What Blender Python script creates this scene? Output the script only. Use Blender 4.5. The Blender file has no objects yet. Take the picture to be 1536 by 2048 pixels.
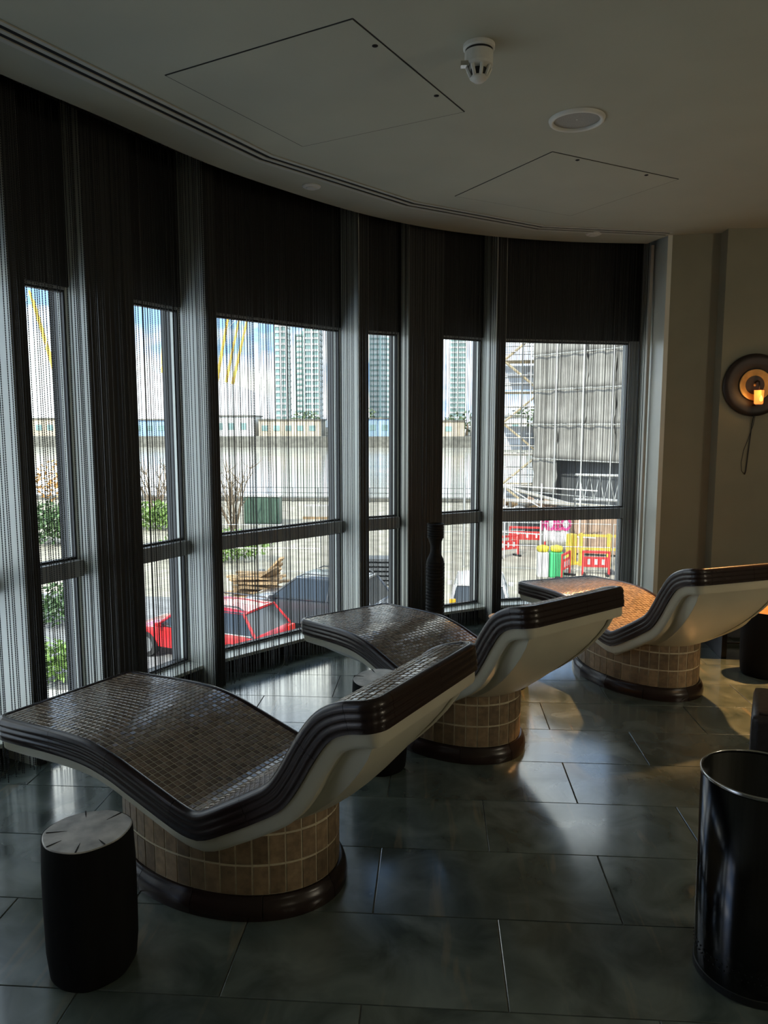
import bpy, bmesh, math, random
import numpy as np
from mathutils import Vector, Matrix
random.seed(7); RNG = np.random.default_rng(7)
SC = bpy.context.scene
COL = SC.collection

# ------------------------------------------------------------------ camera
HCAM, FPX = 1.58, 1480.0
cam_d = bpy.data.cameras.new('camera'); cam = bpy.data.objects.new('camera', cam_d); COL.objects.link(cam)
cam_d.sensor_fit = 'VERTICAL'; cam_d.sensor_height = 36.0; cam_d.lens = 36.0 * FPX / 2048.0
cam_d.clip_start = 0.05; cam_d.clip_end = 3000
pit, yaw = math.radians(6.7053), math.radians(3.9156)
fw = Vector((0, math.cos(pit), -math.sin(pit))); rt = Vector((1, 0, 0)); up = rt.cross(fw)
RZ = Matrix.Rotation(yaw, 3, 'Z')
fw, rt, up = RZ @ fw, RZ @ rt, RZ @ up
cam.matrix_world = Matrix(((rt.x, up.x, -fw.x, 0), (rt.y, up.y, -fw.y, 0), (rt.z, up.z, -fw.z, HCAM), (0, 0, 0, 1)))
SC.camera = cam

# ------------------------------------------------------------------ view / world / sun
SC.view_settings.view_transform = 'Standard'
SC.view_settings.look = 'None'
SC.view_settings.gamma = 1.0
SC.view_settings.use_curve_mapping = False
SC.view_settings.exposure = 0.65
world = bpy.data.worlds.new('sky'); SC.world = world; world.use_nodes = True
wn, wl = world.node_tree.nodes, world.node_tree.links
wn.clear()
w_out = wn.new('ShaderNodeOutputWorld'); w_bg = wn.new('ShaderNodeBackground')
w_tc = wn.new('ShaderNodeTexCoord'); w_map = wn.new('ShaderNodeMapping'); w_map.inputs['Scale'].default_value = (1.6, 1.6, 4.0)
w_ns = wn.new('ShaderNodeTexNoise'); w_ns.inputs['Scale'].default_value = 2.2; w_ns.inputs['Detail'].default_value = 6
w_rp = wn.new('ShaderNodeValToRGB')
w_rp.color_ramp.elements[0].position = 0.44; w_rp.color_ramp.elements[0].color = (0.14, 0.23, 0.40, 1)
w_rp.color_ramp.elements[1].position = 0.63; w_rp.color_ramp.elements[1].color = (1.0, .985, .90, 1)
w_bg.inputs['Strength'].default_value = 3.1
wl.new(w_tc.outputs['Generated'], w_map.inputs['Vector']); wl.new(w_map.outputs['Vector'], w_ns.inputs['Vector'])
wl.new(w_ns.outputs['Fac'], w_rp.inputs['Fac']); wl.new(w_rp.outputs['Color'], w_bg.inputs['Color'])
wl.new(w_bg.outputs['Background'], w_out.inputs['Surface'])
sun_d = bpy.data.lights.new('sun', 'SUN'); sun_d.energy = 4.6; sun_d.angle = math.radians(1.5); sun_d.color = (1, .95, .86)
sun = bpy.data.objects.new('sun', sun_d); COL.objects.link(sun)
sun.rotation_euler = (math.radians(48), 0, math.radians(-28)); sun.location = (5, -5, 12)

# ------------------------------------------------------------------ helpers
def tag(o, label=None, cat=None, group=None, kind=None):
    if label: o['label'] = label
    if cat: o['category'] = cat
    if group: o['group'] = group
    if kind: o['kind'] = kind
    return o

def link(name, me, mat=None, parent=None):
    o = bpy.data.objects.new(name, me); COL.objects.link(o)
    if mat is not None and me is not None and not me.materials: me.materials.append(mat)
    if parent is not None: o.parent = parent
    return o

def empty(name, loc=(0, 0, 0), rz=0.0):
    o = bpy.data.objects.new(name, None); COL.objects.link(o)
    o.empty_display_size = .1; o.location = loc; o.rotation_euler = (0, 0, rz); return o

def mesh(name, V, F, smooth=False):
    me = bpy.data.meshes.new(name); me.from_pydata([tuple(map(float, v)) for v in V], [], [list(map(int, f)) for f in F]); me.validate(); me.update()
    if smooth: me.polygons.foreach_set('use_smooth', [True] * len(me.polygons))
    return me

def fixn(me):
    bm = bmesh.new(); bm.from_mesh(me); bmesh.ops.recalc_face_normals(bm, faces=bm.faces); bm.to_mesh(me); bm.free(); return me

class MB:
    """collects simple shapes into ONE mesh"""
    def __init__(s): s.V = []; s.F = []
    def add(s, V, F):
        n = len(s.V); s.V += [tuple(v) for v in V]; s.F += [[i + n for i in f] for f in F]; return s
    def box(s, c, d, M=None, ch=0.0):
        x, y, z = d[0] / 2, d[1] / 2, d[2] / 2
        if ch <= 0:
            V = [(i * x, j * y, k * z) for k in (-1, 1) for j in (-1, 1) for i in (-1, 1)]
            F = [(0, 2, 3, 1), (4, 5, 7, 6), (0, 1, 5, 4), (2, 6, 7, 3), (0, 4, 6, 2), (1, 3, 7, 5)]
        else:
            bm = bmesh.new(); bmesh.ops.create_cube(bm, size=1); bmesh.ops.scale(bm, vec=d, verts=bm.verts)
            bmesh.ops.bevel(bm, geom=list(bm.edges), offset=ch, segments=2, profile=.6, affect='EDGES')
            bm.verts.index_update(); V = [tuple(v.co) for v in bm.verts]; F = [[v.index for v in f.verts] for f in bm.faces]; bm.free()
        if M is not None: V = [tuple(M @ Vector(v)) for v in V]
        return s.add([(v[0] + c[0], v[1] + c[1], v[2] + c[2]) for v in V], F)
    def tube(s, pts, r, n=8, cap=True):
        pts = [Vector(p) for p in pts]; rr = r if isinstance(r, (list, tuple)) else [r] * len(pts)
        V = []; F = []; prev = None
        for i, p in enumerate(pts):
            t = (pts[min(i + 1, len(pts) - 1)] - pts[max(i - 1, 0)]).normalized()
            if prev is None: a = t.orthogonal().normalized()
            else: a = (prev - t * prev.dot(t)).normalized()
            prev = a; b = t.cross(a)
            for k in range(n):
                w = 2 * math.pi * k / n; V.append(p + rr[i] * (math.cos(w) * a + math.sin(w) * b))
        for i in range(len(pts) - 1):
            for k in range(n): F.append([i * n + k, i * n + (k + 1) % n, (i + 1) * n + (k + 1) % n, (i + 1) * n + k])
        if cap: F.append(list(range(n))[::-1]); F.append([(len(pts) - 1) * n + k for k in range(n)])
        return s.add(V, F)
    def lathe(s, prof, n=32, c=(0, 0, 0), close=True):
        V = []; F = []
        for r, z in prof:
            for k in range(n): w = 2 * math.pi * k / n; V.append((c[0] + r * math.cos(w), c[1] + r * math.sin(w), c[2] + z))
        m = len(prof)
        for i in range(m - 1):
            for k in range(n): F.append([i * n + k, i * n + (k + 1) % n, (i + 1) * n + (k + 1) % n, (i + 1) * n + k])
        if close:
            if prof[0][0] > 1e-5: F.append(list(range(n))[::-1])
            if prof[-1][0] > 1e-5: F.append([(m - 1) * n + k for k in range(n)])
        return s.add(V, F)
    def prism(s, poly, z0, z1):
        n = len(poly); V = [(p[0], p[1], z0) for p in poly] + [(p[0], p[1], z1) for p in poly]
        F = [list(range(n))[::-1], list(range(n, 2 * n))] + [[i, (i + 1) % n, n + (i + 1) % n, n + i] for i in range(n)]
        return s.add(V, F)
    def build(s, name, mat, parent=None, smooth=False, loc=None, rz=None):
        me = fixn(mesh(name, s.V, s.F, smooth)); o = link(name, me, mat, parent)
        if loc is not None: o.location = loc
        if rz is not None: o.rotation_euler = (0, 0, rz)
        return o

# ------------------------------------------------------------------ materials
def nt(name):
    m = bpy.data.materials.new(name); m.use_nodes = True; n = m.node_tree.nodes; l = m.node_tree.links
    b = n.get('Principled BSDF'); return m, n, l, b

def pmat(name, col, rough=.5, metal=0.0, var=0.0, scale=20.0, spec=.5, bump=0.0, col2=None, rnd=0.0, island=False, stretch=None, coat=0.0):
    """principled with optional noise variation, bump and random tone per object / per island"""
    m, n, l, b = nt(name)
    b.inputs['Roughness'].default_value = rough; b.inputs['Metallic'].default_value = metal
    b.inputs['Specular IOR Level'].default_value = spec; b.inputs['Coat Weight'].default_value = coat
    c = (*col, 1); b.inputs['Base Color'].default_value = c
    src = None
    if var > 0 or bump > 0 or col2:
        tc = n.new('ShaderNodeTexCoord'); mp = n.new('ShaderNodeMapping')
        if stretch: mp.inputs['Scale'].default_value = stretch
        ns = n.new('ShaderNodeTexNoise'); ns.inputs['Scale'].default_value = scale; ns.inputs['Detail'].default_value = 5
        l.new(tc.outputs['Object'], mp.inputs['Vector']); l.new(mp.outputs['Vector'], ns.inputs['Vector'])
        rp = n.new('ShaderNodeValToRGB'); rp.color_ramp.elements[0].position = .35; rp.color_ramp.elements[1].position = .68
        d = [max(0, x * (1 - var)) for x in col]; e = col2 if col2 else [min(1, x * (1 + var)) for x in col]
        rp.color_ramp.elements[0].color = (*d, 1); rp.color_ramp.elements[1].color = (*e, 1)
        l.new(ns.outputs['Fac'], rp.inputs['Fac']); src = rp.outputs['Color']
        if bump > 0:
            bp = n.new('ShaderNodeBump'); bp.inputs['Strength'].default_value = bump; bp.inputs['Distance'].default_value = .01
            l.new(ns.outputs['Fac'], bp.inputs['Height']); l.new(bp.outputs['Normal'], b.inputs['Normal'])
    if rnd > 0:
        if island: g = n.new('ShaderNodeNewGeometry'); r = g.outputs['Random Per Island']
        else: g = n.new('ShaderNodeObjectInfo'); r = g.outputs['Random']
        mr = n.new('ShaderNodeMapRange'); mr.inputs['To Min'].default_value = 1 - rnd; mr.inputs['To Max'].default_value = 1 + rnd
        l.new(r, mr.inputs['Value'])
        hs = n.new('ShaderNodeHueSaturation'); l.new(mr.outputs['Result'], hs.inputs['Value'])
        if src: l.new(src, hs.inputs['Color'])
        else: hs.inputs['Color'].default_value = c
        src = hs.outputs['Color']
    if src: l.new(src, b.inputs['Base Color'])
    return m

def emit(name, col, s):
    m, n, l, b = nt(name); b.inputs['Base Color'].default_value = (*col, 1); b.inputs['Emission Color'].default_value = (*col, 1); b.inputs['Emission Strength'].default_value = s; b.inputs['Roughness'].default_value = .4
    return m

def glass_mat(name, tint, gl=.07):
    m, n, l, b = nt(name); n.remove(b); out = n.get('Material Output')
    t = n.new('ShaderNodeBsdfTransparent'); t.inputs['Color'].default_value = (*tint, 1)
    g = n.new('ShaderNodeBsdfGlossy'); g.inputs['Roughness'].default_value = .02
    x = n.new('ShaderNodeMixShader'); lw = n.new('ShaderNodeLayerWeight'); lw.inputs['Blend'].default_value = gl
    l.new(lw.outputs['Fresnel'], x.inputs['Fac']); l.new(t.outputs['BSDF'], x.inputs[1]); l.new(g.outputs['BSDF'], x.inputs[2]); l.new(x.outputs['Shader'], out.inputs['Surface'])
    return m

def slate_mat():
    m, n, l, b = nt('polished_slate')
    tc = n.new('ShaderNodeTexCoord'); oi = n.new('ShaderNodeObjectInfo')
    ad = n.new('ShaderNodeVectorMath'); ad.operation = 'ADD'
    sc = n.new('ShaderNodeVectorMath'); sc.operation = 'SCALE'; sc.inputs['Scale'].default_value = 37.0
    cb = n.new('ShaderNodeCombineXYZ'); l.new(oi.outputs['Random'], cb.inputs[0]); l.new(oi.outputs['Random'], cb.inputs[1]); l.new(cb.outputs[0], sc.inputs[0])
    l.new(tc.outputs['Object'], ad.inputs[0]); l.new(sc.outputs[0], ad.inputs[1])
    # broad clouding
    n1 = n.new('ShaderNodeTexNoise'); n1.inputs['Scale'].default_value = 5; n1.inputs['Detail'].default_value = 7; n1.inputs['Distortion'].default_value = .8
    l.new(ad.outputs[0], n1.inputs['Vector'])
    r1 = n.new('ShaderNodeValToRGB'); r1.color_ramp.elements[0].position = .32; r1.color_ramp.elements[0].color = (.048, .068, .062, 1)
    r1.color_ramp.elements[1].position = .72; r1.color_ramp.elements[1].color = (.145, .178, .162, 1); l.new(n1.outputs['Fac'], r1.inputs['Fac'])
    # drawn-out veins
    mp = n.new('ShaderNodeMapping'); mp.inputs['Rotation'].default_value = (0, 0, .55); mp.inputs['Scale'].default_value = (11, 1.2, 1)
    l.new(ad.outputs[0], mp.inputs['Vector'])
    n2 = n.new('ShaderNodeTexNoise'); n2.inputs['Scale'].default_value = 1.5; n2.inputs['Detail'].default_value = 6; n2.inputs['Distortion'].default_value = .5; l.new(mp.outputs[0], n2.inputs['Vector'])
    r2 = n.new('ShaderNodeValToRGB'); r2.color_ramp.elements[0].position = .60; r2.color_ramp.elements[0].color = (0, 0, 0, 1); r2.color_ramp.elements[1].position = .74; r2.color_ramp.elements[1].color = (.6, .6, .6, 1)
    l.new(n2.outputs['Fac'], r2.inputs['Fac'])
    mx = n.new('ShaderNodeMix'); mx.data_type = 'RGBA'; l.new(r2.outputs['Color'], mx.inputs['Factor']); l.new(r1.outputs['Color'], mx.inputs['A']); mx.inputs['B'].default_value = (.22, .19, .13, 1)
    l.new(mx.outputs['Result'], b.inputs['Base Color'])
    r3 = n.new('ShaderNodeMapRange'); r3.inputs['From Min'].default_value = .3; r3.inputs['From Max'].default_value = .7; r3.inputs['To Min'].default_value = .14; r3.inputs['To Max'].default_value = .27
    l.new(n1.outputs['Fac'], r3.inputs['Value']); l.new(r3.outputs[0], b.inputs['Roughness'])
    b.inputs['Specular IOR Level'].default_value = 1.0; b.inputs['Coat Weight'].default_value = .6; b.inputs['Coat Roughness'].default_value = .12
    bp = n.new('ShaderNodeBump'); bp.inputs['Strength'].default_value = .12; bp.inputs['Distance'].default_value = .004
    l.new(n1.outputs['Fac'], bp.inputs['Height']); l.new(bp.outputs[0], b.inputs['Normal'])
    return m

M = {}
M['slate'] = slate_mat()
M['floor_grout'] = pmat('floor_grout', (.15, .15, .135), .8, var=.3, scale=30)
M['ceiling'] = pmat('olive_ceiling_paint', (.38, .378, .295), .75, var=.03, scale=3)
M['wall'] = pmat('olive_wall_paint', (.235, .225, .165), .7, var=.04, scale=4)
M['dark_wall'] = pmat('charcoal_wall_paint', (.010, .010, .010), .6, var=.1, scale=8)
M['fin'] = pmat('dark_grey_fin_paint', (.035, .036, .036), .5, var=.05, scale=8)
M['frame'] = pmat('window_frame_paint', (.24, .245, .245), .4, var=.04, scale=10)
M['end_panel'] = pmat('pale_reveal_paint', (.60, .61, .55), .35, var=.03, scale=6)
M['glass'] = glass_mat('window_glass', (.93, .96, .95))
M['chain'] = pmat('dark_anodised_chain', (.042, .042, .042), .42, metal=.85)
M['cream'] = pmat('cream_gloss_shell', (.60, .565, .44), .32, var=.04, scale=5)
M['mosaic'] = pmat('brown_mosaic_glaze', (.20, .145, .105), .20, var=.25, scale=60, rnd=.35, spec=1.0)
M['mosaic_i'] = pmat('brown_mosaic_glaze_small', (.20, .145, .105), .20, var=.25, scale=60, rnd=.35, island=True, spec=1.0)
M['grout'] = pmat('sand_grout', (.50, .45, .36), .85, var=.15, scale=80)
M['trim'] = pmat('dark_brown_glaze', (.022, .012, .010), .27, var=.12, scale=8, spec=.42)
M['base_tile'] = pmat('tan_base_tile', (.25, .175, .105), .5, var=.25, scale=35, rnd=.30, bump=.15)
M['base_grout'] = pmat('pale_base_grout', (.62, .55, .40), .8, var=.1, scale=60)
M['black_wood'] = pmat('charred_black_wood', (.008, .008, .008), .85, var=.3, scale=18, bump=.3, stretch=(1, 1, .08), spec=.12)
M['log_top'] = pmat('grey_log_end_grain', (.40, .38, .35), .36, var=.35, scale=14, bump=.1)
M['log_top_lit'] = pmat('orange_lit_log_end_grain', (.42, .19, .07), .45, var=.35, scale=14, bump=.1)  # log end grain with the orange lamplight put into its colour
M['crack'] = pmat('dark_crack_wood', (.008, .007, .006), .9)  # near-black strips for the cracks in the log tops
M['white_plastic'] = pmat('white_plastic', (.62, .61, .55), .45, var=.03, scale=10)
M['black_plastic'] = pmat('black_plastic', (.006, .006, .006), .5)
M['dark_slot'] = pmat('slot_black', (.003, .003, .003), .9)
M['diffuser'] = pmat('diffuser_aluminium', (.42, .42, .36), .5, var=.03, scale=10)
M['grille'] = pmat('speaker_grille', (.30, .29, .26), .7, var=.08, scale=200)
M['steel'] = pmat('polished_dark_steel', (.045, .045, .047), .16, metal=1.0, var=.15, scale=3, stretch=(30, 30, 1))
M['steel_rim'] = pmat('bright_steel_rim', (.55, .55, .54), .2, metal=1.0)
M['leather'] = pmat('dark_brown_leather', (.026, .020, .019), .42, var=.3, scale=40, bump=.15)
M['black_paint'] = pmat('black_lacquer', (.012, .012, .013), .35)
M['clay'] = pmat('black_ribbed_clay', (.010, .009, .008), .6, var=.3, scale=30, spec=.25)
M['ring'] = pmat('dark_bronze_ring', (.020, .011, .008), .5, var=.5, scale=12, bump=.2)
M['brass'] = pmat('hammered_brass', (.50, .30, .10), .42, metal=.35, var=.35, scale=9, bump=.5)
M['iron'] = pmat('black_iron', (.008, .007, .006), .5)
M['candle'] = emit('amber_candle_glass', (1.0, .28, .05), .75)
M['flame'] = emit('candle_flame', (1.0, .50, .08), 1.6)

# ------------------------------------------------------------------ the curved window line (plan)
KP = [2.88294024, -0.97553443, -1.61315562, 3.45108975, 5.49734888]
def cur0(t): r = np.polyval(KP, t); return np.array([r * math.sin(t), r * math.cos(t)])
TL, TR = math.radians(-28.6), math.radians(16.0)
_raw = [cur0(t) for t in np.linspace(TL, TR, 240)]
_d = _raw[1] - _raw[0]; _d = _d / np.hypot(*_d)
_ext = [_raw[0] - _d * k for k in np.linspace(4.6, .02, 200)]
LINE = np.array(_ext + _raw); _seg = np.hypot(*np.diff(LINE, axis=0).T); ARC = np.concatenate([[0], np.cumsum(_seg)])
def P(s, off=0.0):
    """point on the window line at arc length s, moved outward by off"""
    p = np.array([np.interp(s, ARC, LINE[:, 0]), np.interp(s, ARC, LINE[:, 1])]); return p + off * N(s)
def N(s):
    e = .06; a = np.array([np.interp(s - e, ARC, LINE[:, i]) for i in (0, 1)]); b = np.array([np.interp(s + e, ARC, LINE[:, i]) for i in (0, 1)])
    d = (b - a) / np.hypot(*(b - a)); return np.array([-d[1], d[0]])
def s_of(pt): return float(ARC[np.argmin(np.hypot(*(LINE - np.array(pt)).T))])

ZC, ZHEAD, ZSILL, ZT0, ZT1 = 2.96, 2.265, .115, .80, .885
GO = .33                                     # glass plane offset behind the curtain
S_FIN = [s_of(p) for p in [(-1.79, 3.18), (-1.25, 4.26), (-.47, 5.17), (.515, 5.79)]]
MOD = 1.2
S_FIN = [S_FIN[0] - 2 * MOD, S_FIN[0] - MOD] + S_FIN
S_END = s_of((1.655, 6.08))

# room outline on the glass side, used to clip floor and ceiling
OUT = [P(s, GO + .10) for s in np.linspace(.3, S_END + .02, 48)]
def clip(poly):
    """clip a plan polygon to the room side of the window line"""
    for a, b in zip(OUT[:-1], OUT[1:]):
        d = b - a; nn = np.array([-d[1], d[0]]); res = []
        for i in range(len(poly)):
            p, q = np.array(poly[i]), np.array(poly[(i + 1) % len(poly)])
            sp, sq = nn @ (p - a), nn @ (q - a)
            if sp <= 0: res.append(tuple(p))
            if (sp < 0 < sq) or (sq < 0 < sp): t = sp / (sp - sq); res.append(tuple(p + t * (q - p)))
        poly = res
        if len(poly) < 3: return []
    return poly

# ------------------------------------------------------------------ floor
fl = MB().prism([tuple(p) for p in OUT] + [(1.80, 6.45), (1.80, 5.80), (4.6, 5.62), (4.6, -3.0), (OUT[0][0], -3.0)], -.12, -.004).build('floor', M['floor_grout'])
tag(fl, 'dark polished slate floor of long staggered tiles', 'floor', kind='structure')
TLX, TLY, GAP = .80, .381, .0035
def tile_mesh(poly):
    c = np.mean(poly, axis=0); n = len(poly); V = []; F = []
    for z, k in ((-.02, 1.0), (-.001, 1.0), (.0, 0)):
        for p in poly:
            q = np.array(p); d = c - q; L = np.hypot(*d)
            if k == 0: q = q + d / L * .002
            V.append((q[0], q[1], z))
    for r in (0, 1): F += [[r * n + i, r * n + (i + 1) % n, (r + 1) * n + (i + 1) % n, (r + 1) * n + i] for i in range(n)]
    F.append([2 * n + i for i in range(n)]); return fixn(mesh('floor_tile', V, F))
hx, hy = TLX / 2 - GAP / 2, TLY / 2 - GAP / 2
ftm = tile_mesh([(-hx, -hy), (hx, -hy), (hx, hy), (-hx, hy)]); ftm.materials.append(M['slate'])
for j in range(-9, 13):
    yc = 2.233 + TLY * (j + .5); x0 = .611 if j % 2 == 0 else .213
    for i in range(-5, 6):
        xc = x0 + TLX * (i + .5)
        if xc > 4.6 or xc < -4.2: continue
        if xc - hx > 1.80 and yc + hy > 5.75: continue
        q = [(xc - hx, yc - hy), (xc + hx, yc - hy), (xc + hx, yc + hy), (xc - hx, yc + hy)]
        if xc + hx > 1.8 and yc + hy > 5.9: q = [(min(x, 1.79), y) for x, y in q]
        c = clip(q)
        if not c: continue
        if len(c) == 4 and np.allclose(sorted(c), sorted(q), atol=1e-6) and xc + hx <= 4.6 and not (xc + hx > 1.8 and yc + hy > 5.9): me = ftm
        else: me = tile_mesh([(min(x, 4.6) - xc, y - yc) for x, y in c]); me.materials.append(M['slate'])
        o = link('floor_tile', me, None, fl); o.location = (xc, yc, 0)

# ------------------------------------------------------------------ ceiling
CE = [(-2.9, .38), (-2.2, 1.95), (-1.95, 2.50), (-1.729, 3.0), (-1.51, 3.434), (-1.226, 4.032), (-.922, 4.497), (-.5, 5.03), (-.046, 5.43), (.468, 5.715), (1.047, 5.905), (1.612, 5.995), (1.70, 5.745)]
def smooth_open(pts, n=6):
    r = []
    for i in range(len(pts) - 1):
        p0, p1, p2, p3 = [np.array(pts[max(0, min(len(pts) - 1, k))]) for k in (i - 1, i, i + 1, i + 2)]
        for t in np.linspace(0, 1, n, endpoint=False): r.append(tuple(.5 * (2 * p1 + (p2 - p0) * t + (2 * p0 - 5 * p1 + 4 * p2 - p3) * t * t + (3 * p1 - p0 - 3 * p2 + p3) * t ** 3)))
    return r + [pts[-1]]
ce_poly = smooth_open(CE[:-1]) + [CE[-1], (2.2, 5.75), (2.2, 5.60), (4.62, 5.60), (4.62, -3.02), (-4.0, -3.02), (-4.0, -2.0)]
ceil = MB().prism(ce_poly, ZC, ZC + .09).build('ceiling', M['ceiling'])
tag(ceil, 'olive grey painted ceiling with a curved edge along the windows', 'ceiling', kind='structure')
slab = MB().prism([(-5, -3.3), (5, -3.3), (5, 7), (-2.0, 7), (-5, 1)], ZC + .34, ZC + .6).build('light_seal_slab', M['dark_wall'], ceil)  # unseen slab above the ceiling, added to seal out outside light

def cut_frame(pts, w, z0, z1):
    """thin frame strip around a closed plan polygon"""
    mb = MB(); n = len(pts)
    for i in range(n):
        a, b = np.array(pts[i]), np.array(pts[(i + 1) % n]); d = (b - a) / np.hypot(*(b - a)); nn = np.array([-d[1], d[0]]) * w / 2
        mb.prism([tuple(a - nn), tuple(b - nn), tuple(b + nn), tuple(a + nn)], z0, z1)
    return mb
for nm, cs, locks, lab in [('ceiling_hatch', [(-1.08, 3.054), (-.292, 2.695), (.119, 3.481), (-.669, 3.84)], [(-.23, 2.878), (-.005, 3.307)], 'flush square ceiling access hatch nearest the camera with two round locks'),
                           ('ceiling_hatch', [(.11, 4.702), (.584, 3.997), (1.361, 4.474), (.887, 5.177)], [(.733, 4.121), (1.159, 4.385)], 'flush ceiling access hatch between round speaker and far window slot')]:
    c = np.mean(cs, axis=0); r = empty(nm, (c[0], c[1], ZC)); tag(r, lab, 'ceiling hatch')
    rel = [(p[0] - c[0], p[1] - c[1]) for p in cs]
    MB().prism([(p[0] * .993, p[1] * .993) for p in rel], -.0025, .0).build('panel', M['ceiling'], r)
    cut_frame(rel, .005, -.0012, .0).build('joint', M['dark_slot'], r)
    for k in locks: MB().lathe([(.011, -.004), (.011, 0)], 16, (k[0] - c[0], k[1] - c[1], 0)).lathe([(.006, -.006), (.006, -.004)], 10, (k[0] - c[0], k[1] - c[1], 0)).build('lock', M['dark_slot'], r)

# linear slot diffuser following the window in straight lengths
SL = [(-2.35, 1.03), (-.893, 3.98), (-.168, 4.84), (.726, 5.467), (1.68, 5.70)]
sd = empty('slot_diffuser', (SL[1][0], SL[1][1], ZC)); tag(sd, 'long double slot air diffuser set in ceiling along the windows', 'air diffuser')
def strip(pts, off, w, z0, z1):
    L = []; R = []
    for i, p in enumerate(pts):
        a = np.array(pts[max(i - 1, 0)]); b = np.array(pts[min(i + 1, len(pts) - 1)]); p = np.array(p)
        if 0 < i < len(pts) - 1:
            d1 = (p - a) / np.hypot(*(p - a)); d2 = (b - p) / np.hypot(*(b - p)); d = d1 + d2; d /= np.hypot(*d); k = 1 / max(.5, d @ d1)
        else: d = (b - a) / np.hypot(*(b - a)); k = 1
        nn = np.array([-d[1], d[0]]) * k; L.append(p + nn * (off - w / 2)); R.append(p + nn * (off + w / 2))
    mb = MB()
    for i in range(len(pts) - 1): mb.prism([tuple(L[i]), tuple(L[i + 1]), tuple(R[i + 1]), tuple(R[i])], z0, z1)
    return mb
rel = [(p[0] - SL[1][0], p[1] - SL[1][1]) for p in SL]
for off, w in ((-.052, .022), (0, .022), (.052, .026)): strip(rel, off, w, -.006, .0).build('diffuser_rail', M['diffuser'], sd)
for off in (-.026, .026): strip(rel, off, .028, -.0015, .0).build('air_slot', M['dark_slot'], sd)

def round_fix(name, x, y, r, lab, cat):
    o = MB().lathe([(0, -.016), (r * .55, -.016), (r * .62, -.010), (r * .9, -.008), (r, -.003), (r, 0)], 28).build(name, M['white_plastic'], smooth=False, loc=(x, y, ZC)); return tag(o, lab, cat)
round_fix('sprinkler_cover', -.727, 4.455, .055, 'white round flush ceiling cap left of the chain curtain middle', 'ceiling cap')
round_fix('sprinkler_cover', 1.138, 5.66, .058, 'white round flush ceiling cap at far right end of the slot diffuser', 'ceiling cap')
# loudspeaker
r = empty('ceiling_speaker', (.632, 3.600, ZC)); tag(r, 'round ceiling loudspeaker with white rim and grey grille', 'speaker')
MB().lathe([(.105, 0), (.103, -.010), (.112, -.016), (.122, -.012), (.126, 0)], 48, close=False).build('rim', M['white_plastic'], r, True)
MB().lathe([(0, -.001), (.106, -.001), (.106, -.0005)], 48).build('grille', M['grille'], r)
MB().lathe([(0, -.003), (.004, -.003), (.004, -.001)], 10).build('badge', M['white_plastic'], r)
# smoke detector
r = empty('smoke_detector', (.150, 2.905, ZC)); tag(r, 'white plastic smoke detector with beacon base on ceiling', 'smoke detector')
MB().lathe([(.058, 0), (.058, -.014), (.052, -.018)], 36).build('base_plate', M['white_plastic'], r, False)
MB().lathe([(.050, -.018), (.050, -.026)], 36).build('shadow_gap', M['black_plastic'], r)
MB().lathe([(.052, -.026), (.052, -.066), (.050, -.074), (.036, -.082), (.030, -.084)], 36).build('sounder_body', M['white_plastic'], r)
MB().lathe([(.030, -.084), (.026, -.112)], 24).build('chamber', M['black_plastic'], r)
for k in range(8):
    w = 2 * math.pi * k / 8 + .2; c, s = math.cos(w), math.sin(w)
    MB().tube([(.046 * c, .046 * s, -.078), (.029 * c, .029 * s, -.112)], .0065, 6).build('rib', M['white_plastic'], r)
MB().lathe([(.032, -.110), (.030, -.118), (.018, -.127), (0, -.130)], 24).build('sensor_cap', M['white_plastic'], r, True)
MB().box((-.052, -.02, -.074), (.03, .026, .016)).build('indicator_lens', M['steel_rim'], r)

# ------------------------------------------------------------------ walls
def wall(name, a, b, th, z0, z1, mat, lab):
    a, b = np.array(a), np.array(b); d = (b - a) / np.hypot(*(b - a)); nn = np.array([-d[1], d[0]]) * th
    return tag(MB().prism([tuple(a), tuple(b), tuple(b + nn), tuple(a + nn)], z0, z1).build(name, mat), lab, 'wall', kind='structure')
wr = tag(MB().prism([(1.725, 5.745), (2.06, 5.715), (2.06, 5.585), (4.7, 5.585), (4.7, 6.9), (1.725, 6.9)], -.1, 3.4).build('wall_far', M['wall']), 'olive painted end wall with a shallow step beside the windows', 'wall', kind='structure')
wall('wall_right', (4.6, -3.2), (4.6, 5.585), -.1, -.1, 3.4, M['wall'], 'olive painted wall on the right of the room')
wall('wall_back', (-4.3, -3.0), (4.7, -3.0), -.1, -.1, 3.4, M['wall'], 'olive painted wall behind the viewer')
wall('wall_left', (-3.75, -3.1), (P(.45, .3)[0], P(.45, .3)[1]), .12, -.1, 3.4, M['wall'], 'olive painted wall on the left beyond the windows')
ep = MB().prism([(1.693, 5.745), (1.725, 5.745), (1.725, 6.6), (1.693, 6.6)], 0, 3.3).build('trim_1', M['end_panel']); tag(ep, 'pale satin reveal panel closing the right end of the windows', 'reveal panel', kind='structure')
pa, pb = P(S_END - .02, GO - .045), P(S_END - .02, GO + .10)
MB().prism([tuple(pa), (1.70, float(pa[1]) + .01), (1.70, float(pb[1]) + .01), tuple(pb)], 0, 3.2).build('corner_post', M['frame'], ep)
chn = MB().box((1.668, 6.06, 1.48), (.022, .03, 2.96)).build('edge_channel', M['white_plastic'], ep)

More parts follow.
